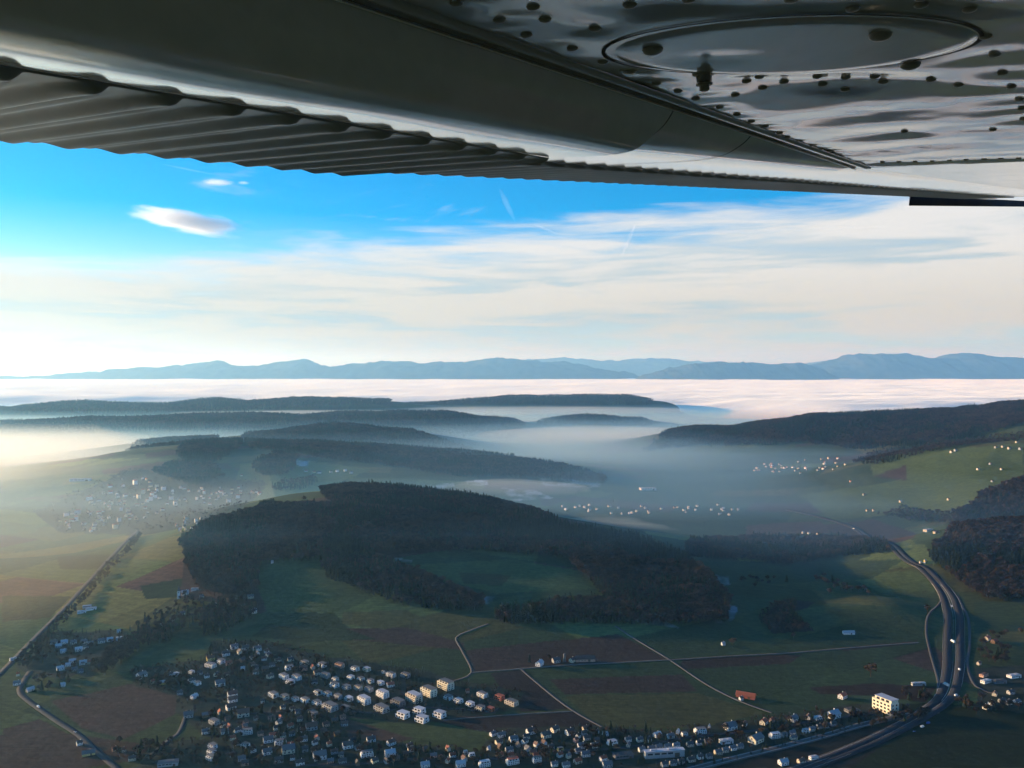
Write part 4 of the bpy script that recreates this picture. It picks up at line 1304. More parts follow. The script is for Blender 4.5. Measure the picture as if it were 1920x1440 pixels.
def scatter_town(place, poly, n, walls, roofs, wlo, whi, blocks=0.0, gap=1.0):
    k = 0; tries = 0
    x0 = min(p[0] for p in poly); x1 = max(p[0] for p in poly); y0 = min(p[1] for p in poly); y1 = max(p[1] for p in poly)
    while k < n and tries < n * 40:
        tries += 1
        px, py = R2.uniform(x0, x1), R2.uniform(y0, y1)
        if not in_poly(np.array([px]), np.array([py]), poly)[0]: continue
        p = spot(px, py)
        if any((p[0] - q[0]) ** 2 + (p[1] - q[1]) ** 2 < (q[2] + 9 * gap) ** 2 for q in TAKEN): continue
        kind = 'simple_block' if R2.random() < blocks else 'simple'
        build(kind, p, R2.uniform(wlo, whi) * (0.9 if kind == 'simple' else 1.05), R2.choice(walls), R2.choice(roofs), R2.choice((-66, -58, 22, 30)) + R2.uniform(-6, 6), place)
        k += 1
SHARED = {}
def infill(place, poly, n, seed):
    rr = random.Random(seed); k = tries = 0
    x0 = min(p[0] for p in poly); x1 = max(p[0] for p in poly); y0 = min(p[1] for p in poly); y1 = max(p[1] for p in poly)
    while k < n and tries < n * 60:
        tries += 1
        px, py = rr.uniform(x0, x1), rr.uniform(y0, y1)
        if not in_poly(np.array([px]), np.array([py]), poly)[0]: continue
        p = spot(px, py)
        if any((p[0] - q[0]) ** 2 + (p[1] - q[1]) ** 2 < (q[2] + 7.0) ** 2 for q in TAKEN): continue
        build('gable', p, rr.uniform(10, 15), rr.choice(('white', 'beige', 'grey', 'timber', 'cream', 'pink')), rr.choice(('brown', 'dark', 'red', 'dark', 'brown', 'grey')), rr.choice((15, 22, 30, 40, -60, 65)) + rr.uniform(-5, 5), place)
        k += 1
infill('in the western village', [(340, 1345), (480, 1335), (640, 1340), (650, 1390), (380, 1392)], 20, 3)
infill('along the bottom edge', [(420, 1400), (640, 1392), (880, 1415), (910, 1438), (430, 1440)], 18, 4)
infill('in the lower village below the dark field', [(930, 1385), (1140, 1380), (1240, 1392), (1220, 1420), (940, 1436)], 16, 6)
infill('in the upper estate', [(395, 1230), (500, 1222), (620, 1252), (600, 1290), (400, 1275)], 14, 8)
SH = ('white', 'white', 'cream')
scatter_town('in the sunlit town on the misty plain', [(95, 985), (150, 945), (230, 895), (300, 900), (350, 915), (330, 950), (240, 985), (180, 1002)], 96, SH, ('red', 'brown', 'grey'), 7, 12, 0.28)
scatter_town('on the eastern side of the sunlit plain town', [(330, 915), (480, 912), (490, 930), (420, 950), (340, 945)], 34, SH, ('red', 'brown'), 6, 10, 0.12)
scatter_town('in the small quarter before the plain town', [(315, 1000), (330, 975), (370, 965), (385, 985), (350, 1003)], 12, SH, ('red', 'brown', 'grey'), 4, 8, 0.2)
scatter_town('in the misty village under the right-hand hill', [(1385, 885), (1440, 868), (1530, 860), (1590, 858), (1585, 880), (1500, 892)], 40, ('beige', 'grey', 'white'), ('red', 'grey'), 4, 7.5)
scatter_town('in the shaded village on the valley floor', [(1025, 950), (1100, 945), (1190, 950), (1330, 945), (1390, 955), (1385, 968), (1250, 962), (1110, 968)], 40, ('white', 'grey', 'beige'), ('pale', 'grey'), 4.5, 8)
build('hall', spot(1215, 919), 34, 'white', 'pale', 8, '', 'wide white-roofed hall in the misty valley')
build('hall', spot(150, 902), 44, 'white', 'pale', 6, '', 'long white hall behind the plain town', sy=0.5)

# labels: those that share look and place are told apart by their order from the left, or share a label when they are many
ORD = ['leftmost', 'second from left', 'third from left', 'fourth from left', 'fifth from left', 'sixth from left', 'seventh from left', 'eighth from left', 'ninth from left', 'tenth from left', 'eleventh from left', 'twelfth from left', 'thirteenth from left', 'fourteenth from left']
groups = {}
for root, look, place, px, lab in BUILT:
    if lab: root['label'] = lab
    else: groups.setdefault((look, place), []).append((px, root))
    if place: root['group'] = 'buildings ' + place
for (look, place), lst in groups.items():
    lst.sort(key=lambda t: t[0])
    if len(lst) == 1: lst[0][1]['label'] = 'the only ' + look + ' ' + place
    elif len(lst) <= len(ORD) and 'town' not in place:
        for (px, root), od in zip(lst, ORD): root['label'] = look + ' ' + place + ', ' + od
    else:
        for px, root in lst: root['label'] = look + ' ' + place
for root, *_ in BUILT:      # keep to sixteen words
    w_ = root['label'].split()
    if len(w_) > 16: root['label'] = ' '.join(w_[:16])

# ------------------------------------------------------------------ single trees
TREES = {}
def tree_proto(kind, seed):
    (tv, tf), (cv, cf) = make_broadleaf(seed, 12, 4.4, 210) if kind == 'bare_tree' else make_conifer(seed, 15, 2.9, 190)
    t = mesh('trunk', tv, tf); t.materials.append(M['bark'])
    c = mesh('crown', cv, cf); c.materials.append(M['twigs'] if kind == 'bare_tree' else M['needles'])
    return t, c
for kind in ('bare_tree', 'spruce_tree'): TREES[kind] = [tree_proto(kind, 100 + i) for i in range(4)]
def plant(kind, p, s, label, group=None):
    t, c = R2.choice(TREES[kind])
    root = bpy.data.objects.new(kind, None); COL.objects.link(root)
    root.location = p; root.rotation_euler = (0, 0, R2.uniform(0, 6.28)); root.scale = (s * R2.uniform(.9, 1.15), s * R2.uniform(.9, 1.15), s)
    for nm, me in (('trunk', t), ('crown', c)):
        o = bpy.data.objects.new(nm, me); COL.objects.link(o); o.parent = root
    tag(root, label, 'tree', group)
def grove(label, group, poly, n, spruce=0.3, s0=0.55, s1=1.1, clear=4.0):
    k = 0; tries = 0
    x0 = min(p[0] for p in poly); x1 = max(p[0] for p in poly); y0 = min(p[1] for p in poly); y1 = max(p[1] for p in poly)
    while k < n and tries < n * 30:
        tries += 1
        px, py = R2.uniform(x0, x1), R2.uniform(y0, y1)
        if not in_poly(np.array([px]), np.array([py]), poly)[0]: continue
        p = spot(px, py)
        if any((p[0] - q[0]) ** 2 + (p[1] - q[1]) ** 2 < (q[2] * 0.75 + clear) ** 2 for q in TAKEN): continue
        kd = 'spruce_tree' if R2.random() < spruce else 'bare_tree'
        near = min(BUILT, key=lambda q: (q[0].location[0] - p[0]) ** 2 + (q[0].location[1] - p[1]) ** 2)[0]
        sz = R2.uniform(s0, s1)
        what = ('small ' if sz < (s0 + s1) / 2 else 'tall ') + ('spruce' if kd == 'spruce_tree' else 'bare tree')
        dd = Vector(p) - near.location
        if dd.length < 60:
            lab = what + (' left of ' if dd.x < -abs(dd.y) else ' right of ' if dd.x > abs(dd.y) else ' behind ' if dd.y > 0 else ' before ') + near['label'].replace('the only ', '')
        else: lab = what + ' ' + label
        plant(kd, p, sz, ' '.join(lab.split()[:16]), group)
        k += 1
grove('among the houses of the upper hillside estate', 'trees of the upper estate', [(390, 1225), (500, 1215), (620, 1245), (640, 1300), (500, 1300), (400, 1275)], 42, 0.3)
grove('in the gardens of the western village', 'trees of the western village', [(340, 1345), (420, 1335), (640, 1335), (650, 1385), (390, 1385)], 44, 0.35)
grove('between the houses at the bottom edge', 'trees at the bottom edge', [(380, 1395), (640, 1385), (880, 1412), (920, 1440), (400, 1440)], 50, 0.35)
grove('in the lower village gardens', 'trees of the lower village', [(920, 1380), (1180, 1372), (1280, 1385), (1240, 1425), (930, 1436)], 42, 0.35)
grove('in the gardens above the railway', 'trees above the railway', [(1260, 1390), (1560, 1345), (1640, 1345), (1560, 1372), (1330, 1420)], 40, 0.35)
grove('at the western foot of the estate', 'trees at the western foot', [(250, 1275), (340, 1262), (380, 1275), (360, 1300), (260, 1290)], 26, 0.3)
grove('in the hedge below the valley wood', 'hedge trees on the valley floor', [(1520, 1088), (1545, 1084), (1600, 1108), (1650, 1112), (1650, 1120), (1590, 1116), (1540, 1100)], 20, 0.2, 0.8, 1.3)
grove('in the hedge line beside the frosted hollow', 'hedge trees by the frosted hollow', [(1370, 1095), (1430, 1080), (1480, 1090), (1470, 1100), (1400, 1105)], 14, 0.2, 0.7, 1.1)
grove('around the farmstead by the cream office block', 'trees by the office block', [(1600, 1345), (1700, 1335), (1760, 1350), (1640, 1370)], 22, 0.3, 0.7, 1.2)
grove('along the motorway verge', 'trees on the motorway verge', [(1700, 1300), (1755, 1295), (1750, 1320), (1700, 1322)], 14, 0.2, 0.6, 1.0)
grove('around the red-roofed houses right of the motorway', 'trees right of the motorway', [(1838, 1195), (1920, 1190), (1920, 1245), (1845, 1250)], 26, 0.3, 0.8, 1.3)
grove('on the dark bank at the right edge', 'trees on the right bank', [(1820, 1310), (1920, 1330), (1920, 1345), (1840, 1345), (1790, 1330)], 24, 0.3, 0.8, 1.2)
grove('behind the barn at the bend of the country road', 'trees by the bend', [(55, 1275), (125, 1268), (130, 1290), (70, 1305)], 16, 0.2, 0.6, 1.0)
grove('in the garden plots beside the plain road', 'trees of the garden plots', [(40, 1240), (100, 1195), (230, 1195), (170, 1260), (70, 1275)], 34, 0.1, 0.5, 0.9)
grove('beside the hall at the lower left', 'trees at the lower left', [(190, 1400), (330, 1395), (340, 1435), (250, 1440), (200, 1425)], 22, 0.35, 0.7, 1.1)
plant('bare_tree', spot(1636, 1272), 1.9, 'large round lone tree in the meadow before the motorway')
plant('bare_tree', spot(1376, 1214), 1.3, 'dark bushy tree beside the tiny white hut')
plant('bare_tree', spot(1558, 1118), 1.3, 'single tree standing below the hedge on the valley floor')
plant('bare_tree', spot(1742, 1152), 1.5, 'round tree at the end of the valley mound')
plant('bare_tree', spot(1490, 1200), 1.0, 'small tree in the meadow below the curved copse')
plant('spruce_tree', spot(993, 1245), 0.9, 'dark spruce beside the white farmhouse')
plant('bare_tree', spot(1030, 1240), 0.8, 'small dark tree between the farm buildings')
plant('bare_tree', spot(570, 941), 1.4, 'lone round tree on the bright saddle meadow')

dup = {}
for o in COL.objects:
    if o.get('category') == 'tree': dup.setdefault(o['label'], []).append(o)
for lab_, lst in dup.items():
    if 1 < len(lst) <= len(ORD):
        lst.sort(key=lambda o: o.location.x / o.location.y)
        for o, od in zip(lst, ORD): o['label'] = ' '.join(lab_.replace(',', '').split()[:12]) + ', ' + od
for lab, poly in (('hedges and garden shrubs between the estate and western village houses', VILLAGES[0][0]), ('hedges and garden shrubs of the lower village', VILLAGES[1][0]), ('shrubs of the garden plots beside the plain road', VILLAGES[2][0])):
    wood(lab, poly, 1050, 1900, 8.5, 0.3, 0.36, 'garden_shrubs', avoid=True)
wood('street trees of the sunlit plain town', VILLAGES[3][0], 2500, 4200, 27, 0.15, 0.5, 'garden_shrubs', avoid=True)

# ------------------------------------------------------------------ vehicles
def car_meshes(L, Wd, Hh, van):
    if van:
        prof = [(-L / 2, .35), (L / 2, .35), (L / 2, 1.1), (L * .36, 1.35), (L * .30, Hh), (-L / 2, Hh)]
        cab = None
    else:
        prof = [(-L / 2, .35), (L / 2, .35), (L / 2, .72), (L * .22, .92), (-L * .46, .98), (-L / 2, .8)]
        cab = [(L * .20, .9), (L * .06, Hh), (-L * .28, Hh), (-L * .44, .96)]
    def ext(name, pr, w):
        n = len(pr)
        v = [(x, -w / 2, z) for x, z in pr] + [(x, w / 2, z) for x, z in pr]
        f = [tuple(range(n - 1, -1, -1)), tuple(range(n, 2 * n))] + [(i, (i + 1) % n, n + (i + 1) % n, n + i) for i in range(n)]
        return mesh(name, v, f)
    body = ext('body', prof, Wd)
    if van:
        glass = ext('windscreen', [(L * .345, 1.42), (L * .355, 1.42), (L * .315, Hh - .15), (L * .295, Hh - .15)], Wd + .04)
    else:
        glass = ext('cabin', cab, Wd * .86)
    v, f = [], []
    for y in (-.12, .12):
        for j in range(10):
            t = j * math.pi / 5; v.append((.34 * math.cos(t), y, .34 + .34 * math.sin(t)))
    f = [tuple(range(10)), tuple(range(19, 9, -1))] + [(j, j + 10, (j + 1) % 10 + 10, (j + 1) % 10) for j in range(10)]
    return body, glass, mesh('wheel', v, f)
CARS = {'car': car_meshes(4.5, 1.8, 1.5, False), 'van': car_meshes(6.2, 2.1, 2.7, True), 'lorry': car_meshes(13, 2.5, 3.9, True)}
for k, c in (('white', (.80, .80, .80)), ('blue', (.05, .12, .40)), ('dark', (.03, .03, .035)), ('silver', (.45, .46, .48))):
    m, nt, b = new_mat('car_paint_' + k); b.inputs['Base Color'].default_value = c + (1,); b.inputs['Roughness'].default_value = 0.25; b.inputs['Coat Weight'].default_value = 0.6; M['car_' + k] = m
m, nt, b = new_mat('tyre_rubber'); b.inputs['Base Color'].default_value = (.02, .02, .02, 1); b.inputs['Roughness'].default_value = .9; M['tyre'] = m
def drive(kind, px, py, rz, colour, label, lift=1.0):
    p = spot(px, py); root = bpy.data.objects.new(kind, None); COL.objects.link(root)
    root.location = (p[0], p[1], p[2] + lift); root.rotation_euler = (0, 0, R(rz))
    bd, gl, wh = CARS[kind]
    L = {'car': 1.35, 'van': 1.9, 'lorry': 4.4}[kind]; Wd = {'car': .8, 'van': .95, 'lorry': 1.15}[kind]
    for nm, me, mk, locs in (('body', bd, 'car_' + colour, [(0, 0, 0)]), (gl.name.split('.')[0], gl, 'glass', [(0, 0, 0)]), ('wheel', wh, 'tyre', [(sx * L, sy * Wd, 0) for sx in (-1, 1) for sy in (-1, 1)])):
        for lc in locs:
            if not me.materials: me.materials.append(None)
            o = bpy.data.objects.new(nm, me); COL.objects.link(o); o.parent = root; o.location = lc
            o.material_slots[0].link = 'OBJECT'; o.material_slots[0].material = M[mk]
    tag(root, label, kind, 'traffic on the roads')
drive('lorry', 1790, 1207, 92, 'white', 'white lorry on the motorway near the two slip roads')
drive('van', 1803, 1260, 86, 'white', 'white van on the motorway above the junction')
drive('lorry', 1778, 1289, 100, 'silver', 'silver lorry on the motorway just before the curve')
drive('van', 1745, 1362, 30, 'blue', 'blue van on the motorway curve below the office block')
drive('van', 1734, 1369, 30, 'white', 'white van following the blue van on the curve')
drive('car', 1719, 1377, 30, 'blue', 'blue car behind the white van on the curve')
drive('van', 1797, 1309, 30, 'white', 'white van beside the hall at the motorway junction')
drive('car', 1802, 1310, 30, 'silver', 'silver car right of the van at the junction')
drive('van', 1788, 1140, 70, 'white', 'white van far up the motorway below the spur')
drive('van', 1735, 1058, 120, 'white', 'white van on the far motorway by the lit houses')
drive('van', 1661, 1017, 125, 'white', 'white van on the distant straight of the motorway')
drive('van', 1602, 993, 125, 'white', 'white van at the far end of the visible motorway')
drive('van', 67, 1331, -35, 'white', 'white van on the country road below the bend')
drive('car', 136, 1378, -35, 'white', 'white car on the country road above the farmhouse')

# ------------------------------------------------------------------ the aircraft wing overhead
# S runs out along the span, V back towards the trailing edge, U up through the wing
S = Vector((0.55527, 0.82448, 0.10907)).normalized()
U = (Vector((0, 0, 1)) - S * S.z).normalized()
V = U.cross(S)
S2 = Vector(((2180 - 960) / F, 1.0, (HOR - 391) / F)).normalized()     # outer panel: a little more dihedral
CAMV = Vector(CAM)
S_, U_, V_, S2_ = (np.array(q) for q in (S, U, V, S2))
def wpt(s, v, u): return CAM + np.multiply.outer(s, S_) + np.multiply.outer(v, V_) + np.multiply.outer(u, U_)
U0, K = 0.160, 0.09           # underside of the main panel: u = U0 + K v
def on_skin(px, py):
    d_ = np.array([(px - 960) / F, 1.0, -(py - HOR) / F])
    t = U0 / (d_ @ U_ - K * (d_ @ V_))
    P = t * d_
    return P @ S_, P @ V_, t
wing = link('airplane_wing', None)
wing.location = wpt(0.0, 0.0, U0)
tag(wing, 'riveted grey underside of a light aircraft wing with corrugated flap', 'wing')
inv_w = Matrix.Translation(-wing.location)
def wpart(name, P, mat, parent=wing, smooth=True, label=None):
    o = link(name, grid_mesh(name, P - np.array(wing.location), smooth), parent, mat)
    if label: o['label'] = label
    return o

def skin_mat(name, base, rough, coat, dirt):
    m, nt, b = new_mat(name)
    tcn = nt.node('ShaderNodeTexCoord')
    nz = nt.noise(tcn.outputs['Object'], 6.0, 5, 0.6)
    fine = nt.noise(nt.mapping(tcn.outputs['Object'], (60, 14, 60)), 1.0, 4, 0.6)
    c2 = tuple(x * (1 - dirt) for x in base)
    nt.l.new(nt.mix(nt.ramp(nt.math('ADD', nt.math('MULTIPLY', nz, .6), nt.math('MULTIPLY', fine, .4)), 0.3, 0.7), c2 + (1,), base + (1,)), b.inputs['Base Color'])
    b.inputs['Roughness'].default_value = rough
    nt.l.new(nt.ramp(nz, 0.2, 0.8, rough * .85, rough * 1.15), b.inputs['Roughness'])
    b.inputs['Specular IOR Level'].default_value = 0.5
    b.inputs['Coat Weight'].default_value = coat; b.inputs['Coat Roughness'].default_value = 0.06
    return m
M['skin'] = skin_mat('wing_paint', (0.32, 0.32, 0.315), 0.10, 0.0, 0.12)
M['flap'] = skin_mat('flap_paint', (0.62, 0.60, 0.565), 0.12, 0.6, 0.16)
M['corr'] = skin_mat('corrugated_paint', (0.26, 0.26, 0.265), 0.33, 0.0, 0.15)
M['rivet'] = plain('rivet_metal', (0.24, 0.225, 0.20), 0.4, 0.5, 0.2, 40)
M['seam'] = plain('dark_sealant', (0.012, 0.012, 0.012), 0.7, 0.2, 0.1, 40)
M['edge'] = plain('glint_edge_paint', (0.90, 0.88, 0.80), 0.35, 0.5, 0.05, 40)  # near-white colour stands for a line of light along the lip


RIVETS = [(857, 12), (937, 45), (1022, 46), (1115, 62), (987, 72), (1073, 96), (1130, 119), (1183, 140), (1230, 163), (1270, 176), (1303, 190), (1348, 206), (1380, 219), (1407, 230), (1433, 240),
          (1460, 252), (1474, 259), (1490, 267), (1517, 276), (1537, 282), (1553, 287), (1567, 294), (1580, 300), (1592, 306),
          (1595, 23), (1723, 13), (1723, 22), (1813, 27), (1843, 72), (1860, 111), (1875, 143), (1892, 168), (1907, 192), (1912, 208), (1915, 228), (1858, 246), (1693, 252), (1407, 43), (1647, 35),
          (1398, 160), (1422, 151), (1468, 164), (1428, 174), (1377, 185), (1530, 153), (1540, 170), (1583, 159), (1582, 177), (1637, 155), (1653, 164), (1742, 157), (1793, 167),
          (1652, 309), (1683, 308), (1713, 307), (1745, 307), (1777, 306), (1808, 305), (1842, 304), (1873, 303), (1907, 302),
          (1000, 20), (1180, 20), (1290, 10), (1480, 8)]
RSV = [on_skin(*p) for p in RIVETS]
LIP_V = 0.414
s_end = 1.88
def dents(s, v):
    z = np.zeros_like(s)
    for i, (rs_, rv_, t) in enumerate(RSV):
        sg = 0.020 if i < 24 else 0.026
        z += 0.0019 * np.exp(-((s - rs_) ** 2 + (v - rv_) ** 2) / (2 * sg * sg))
    z += 0.0030 * (fbm(s * 5.0, v * 7.0, 2, 201) - 0.5) + 0.0016 * (fbm(s * 14.0, v * 16.0, 2, 202) - 0.5)
    z += 0.0009 * np.sin(s * 33 + 2 * np.sin(v * 9)) * np.exp(-((v - 0.30) / 0.12) ** 2)
    return z
ss = np.linspace(-2.2, s_end, 620); vv = np.linspace(-1.3, LIP_V, 300)
Sg, Vg = np.meshgrid(ss, vv, indexing='ij')
# the access plate: a disc let into the skin
cs_ = [on_skin(*p) for p in ((1133, 105), (1828, 80))]
oc_s, oc_v = (cs_[0][0] + cs_[1][0]) / 2, (cs_[0][1] + cs_[1][1]) / 2
o_r = 0.5 * math.hypot(cs_[0][0] - cs_[1][0], (cs_[0][1] - cs_[1][1]) * math.sqrt(1 + K * K))
e1 = np.array([cs_[1][0] - cs_[0][0], cs_[1][1] - cs_[0][1]]); o_r = 0.5 * np.linalg.norm(e1); e1 /= np.linalg.norm(e1); e2 = np.array([-e1[1], e1[0]])
o_b = 0.0
for p in ((1450, 46), (1500, 144)):
    q_ = on_skin(*p); w_ = np.array([q_[0] - oc_s, q_[1] - oc_v])
    o_b += 0.5 * abs(w_ @ e2) / math.sqrt(max(0.05, 1 - (w_ @ e1 / o_r) ** 2))
def oval(q, a, grow=0.0):
    w_ = e1 * ((o_r * q + grow) * math.cos(a)) + e2 * ((o_b * q + grow) * math.sin(a))
    return oc_s + w_[0], oc_v + w_[1]
rad = np.sqrt((((Sg - oc_s) * e1[0] + (Vg - oc_v) * e1[1]) / o_r) ** 2 + (((Sg - oc_s) * e2[0] + (Vg - oc_v) * e2[1]) / o_b) ** 2)
calm = np.clip((rad - 0.98) / 0.3, 0, 1)
Ug = U0 + K * Vg + dents(Sg, Vg) * calm
skin = wpart('lower_skin', wpt(Sg, Vg, Ug), M['skin'])
# plate, its dark joint and its three screws
def disc(s0, v0, r, dome, drop, n=72, rings=14, rim=0.004):
    V3 = []; Fc = []
    for i in range(rings + 1):
        q = i / rings
        for j in range(n):
            a = j * 2 * math.pi / n
            s, v = oval(q, a)
            u = U0 + K * v - drop - 0.014 * (s - s0) + dome * (q ** 2) + (0.0040 * max(0, (q - .80) / .20) ** 2 if q > .80 else 0) + 0.0010 * math.exp(-((q * math.cos(a) + .35) ** 2 + (q * math.sin(a) - .2) ** 2) / .06)
            V3.append(wpt(s, v, u))
    for i in range(rings):
        for j in range(n): Fc.append((i * n + j, i * n + (j + 1) % n, (i + 1) * n + (j + 1) % n, (i + 1) * n + j))
    k = len(V3)
    for j in range(n):
        a = j * 2 * math.pi / n; sv_ = oval(1, a, .0005); V3.append(wpt(sv_[0], sv_[1], U0 + K * sv_[1] + 0.001))
    for j in range(n): Fc.append((rings * n + j, rings * n + (j + 1) % n, k + (j + 1) % n, k + j))
    return np.array(V3), Fc
pv_, pf_ = disc(oc_s, oc_v, o_r, -0.0004, 0.0026)
plate = link('access_plate', mesh('access_plate', pv_ - np.array(wing.location), pf_, True), wing, M['skin'])
ring = []
for j in range(97):
    a = j * 2 * math.pi / 96
    ring.append([wpt(*oval(1, a, d_), U0 + K * oval(1, a, d_)[1] - 0.0007) for d_ in (-0.001, 0.0022)])
wpart('plate_joint', np.array(ring), M['seam'], smooth=False)

def dome_mesh(name, r, h, n=12, rings=4):
    prof = [(r * math.cos(i / rings * math.pi / 2), -h * math.sin(i / rings * math.pi / 2)) for i in range(rings)] + [(r * 0.02, -h)]
    return lathe(name, [(r, 0.001)] + prof, n)
rv_me = dome_mesh('rivet', 0.0048, 0.0022); rv_me.materials.append(M['rivet'])
sc_me = dome_mesh('screw', 0.0085, 0.0042); sc_me.materials.append(M['rivet'])
frame = Matrix((S, V, U)).transposed().to_4x4()
def stud(me, name, s, v, parent, lift=0.0, scale=1.0):
    o = link(name, me, parent)
    vn = np.clip(((v + 1.3) / (LIP_V + 1.3)) * 299, 0, 299)
    P = Vector(wpt(s, v, U0 + K * v - lift)) - wing.location
    o.matrix_local = Matrix.Translation(P) @ frame @ Matrix.Scale(scale, 4)
    return o
for (rs_, rv_, t), (px, py) in zip(RSV, RIVETS):
    q = math.hypot(((rs_ - oc_s) * e1[0] + (rv_ - oc_v) * e1[1]) / o_r, ((rs_ - oc_s) * e2[0] + (rv_ - oc_v) * e2[1]) / o_b)
    if q < 1.02: continue
    d0 = float(dents(np.array([rs_]), np.array([rv_]))[0] * min(1, max(0, (q - .98) / .3)))
    stud(rv_me, 'rivet', rs_, rv_, wing, -d0 + 0.0004, 1.0 if t < 1.6 else 0.9)
for px, py in ((1222, 90), (1647, 62), (1703, 118)):
    s, v, t = on_skin(px, py)
    stud(sc_me, 'screw', s, v, plate, 0.003)
# fuel drain: base nut, hexagonal body and nozzle
s, v, t = on_skin(1318, 138)
dr = link('fuel_drain', None, wing); dr.matrix_local = Matrix.Translation(Vector(wpt(s, v, U0 + K * v)) - wing.location) @ frame @ Matrix.Scale(0.62, 4)
for nm, prof, n in (('flange', [(0.017, 0.0), (0.017, -0.004), (0.010, -0.005)], 16), ('hex_nut', [(0.0115, -0.004), (0.0115, -0.014), (0.007, -0.015)], 6), ('nozzle', [(0.0075, -0.012), (0.0075, -0.026), (0.004, -0.028), (0.0002, -0.028)], 12), ('lever', [(0.013, -0.0165), (0.013, -0.019), (0.005, -0.0195)], 8)):
    me = lathe(nm, prof, n); me.materials.append(M['rivet']); link(nm, me, dr)

# lip: doubled skin edge along the flap gap, its cut edge painted near-white as a bright glint
vl = np.array([LIP_V - 0.022, LIP_V - 0.0215, LIP_V + 0.004, LIP_V + 0.004])
ul = U0 + K * vl + np.array([0.001, -0.0018, -0.0018, 0.002])
sl_s = np.linspace(-2.2, s_end, 60)
A, B = np.meshgrid(sl_s, vl, indexing='ij'); C_ = np.repeat(ul[None, :], len(sl_s), 0)
wpart('edge_doubler', wpt(A, B, C_), M['skin'], smooth=False)
ve = np.array([LIP_V + 0.0042, LIP_V + 0.0078, LIP_V + 0.0082, LIP_V + 0.0045]); ue = U0 + K * LIP_V + np.array([-0.0030, -0.0026, 0.0012, 0.0020])
A, B = np.meshgrid(sl_s, ve, indexing='ij'); C_ = np.repeat(ue[None, :], len(sl_s), 0)
wpart('lip_edge', wpt(A, B, C_), M['edge'], smooth=False)

# flap: smooth rounded nose, then beaded skin to the trailing edge
NOSE = np.array([(.400, .330), (.405, .280), (.413, .240), (.421, .212), (.430, .194), (.442, .181), (.456, .1725), (.474, .1612), (.490, .1580), (.510, .1575), (.540, .1593), (.570, .1624), (.602, .1662)])
def spline(P, n):
    t = np.linspace(0, len(P) - 1, n); i = np.clip(t.astype(int), 0, len(P) - 2); f_ = t - i
    p0 = P[np.maximum(i - 1, 0)]; p1 = P[i]; p2 = P[i + 1]; p3 = P[np.minimum(i + 2, len(P) - 1)]; f_ = f_[:, None]
    return 0.5 * (2 * p1 + (p2 - p0) * f_ + (2 * p0 - 5 * p1 + 4 * p2 - p3) * f_ ** 2 + (3 * p1 - p0 - 3 * p2 + p3) * f_ ** 3)
np_ = spline(NOSE, 70)
FL0, FL1 = -2.1, 1.0
sN = np.linspace(FL0, FL1, 90)
A = np.repeat(sN[:, None], 70, 1); B = np.repeat(np_[None, :, 0], 90, 0); C_ = np.repeat(np_[None, :, 1], 90, 0)
C_ = C_ + 0.0022 * (fbm(A * 3.0, B * 9.0, 2, 231) - 0.5) * np.clip((B - .43) / .05, 0, 1)
flap = link('flap', None, wing); flap.location = (0, 0, 0)
wpart('flap_nose', wpt(A, B, C_), M['flap'], flap)
def bead(s, pitch, off, lo=0.12, hi=0.83):
    f_ = np.mod((s - off) / pitch, 1.0)
    pk = hi - 0.13
    r_ = np.where(f_ < pk, np.clip((f_ - lo) / (pk - lo), 0, 1) ** 1.1, np.clip(1 - (f_ - pk) / 0.13, 0, 1))
    return r_ * r_ * (3 - 2 * r_)
PITCH = 0.062
HS = 0.602 * math.hypot(1, .2755)          # where the beads begin
def beaded(s, v0, v1, u0, u1, nv, off, amp0, amp1, step):
    vq = np.concatenate([[v0, v0 + .0006], v0 + .004 + (v1 - v0 - .004) * np.linspace(0, 1, nv) ** 1.2])
    A = np.repeat(s[:, None], len(vq), 1); B = np.repeat(vq[None, :], len(s), 0)
    t = (B - v0) / (v1 - v0)
    start = np.clip((B - v0) / 0.006, 0, 1)
    C_ = u0 + (u1 - u0) * t - step * (B > v0 + .0003) - (amp1 + amp0 * np.exp(-(B - v0) / 0.02)) * bead(A, PITCH, off, 0.12 + 0.34 * np.exp(-(B - v0) / 0.025)) * start \
        - 0.0017 * bead(A, PITCH, off + PITCH * 0.5, 0.2, 0.7) * np.clip((B - v0 - .03) / .05, 0, 1)
    return A, B, C_
sC = np.linspace(FL0, FL1, 50 * 22)
off_h = 0.60 * HS - PITCH * 0.5
A, B, C_ = beaded(sC, .600, .965, .1655, .1915, 26, off_h, .0034, .0046, .0012)
corr = wpart('corrugated_skin', wpt(A, B, C_), M['corr'], flap, True)
# outboard end rib of the flap closes it
rib = []
top_u = lambda v: .335 - (v - .40) / (.965 - .40) * (.335 - .197)
for (v_, u_) in [tuple(q) for q in np_[::3]] + [(.70, .1725), (.80, .1795), (.90, .187), (.965, .1915)]:
    rib.append([wpt(FL1, v_, u_), wpt(FL1, v_, max(u_ + .0005, top_u(v_)))])
wpart('end_rib', np.array(rib), M['flap'], flap, False)

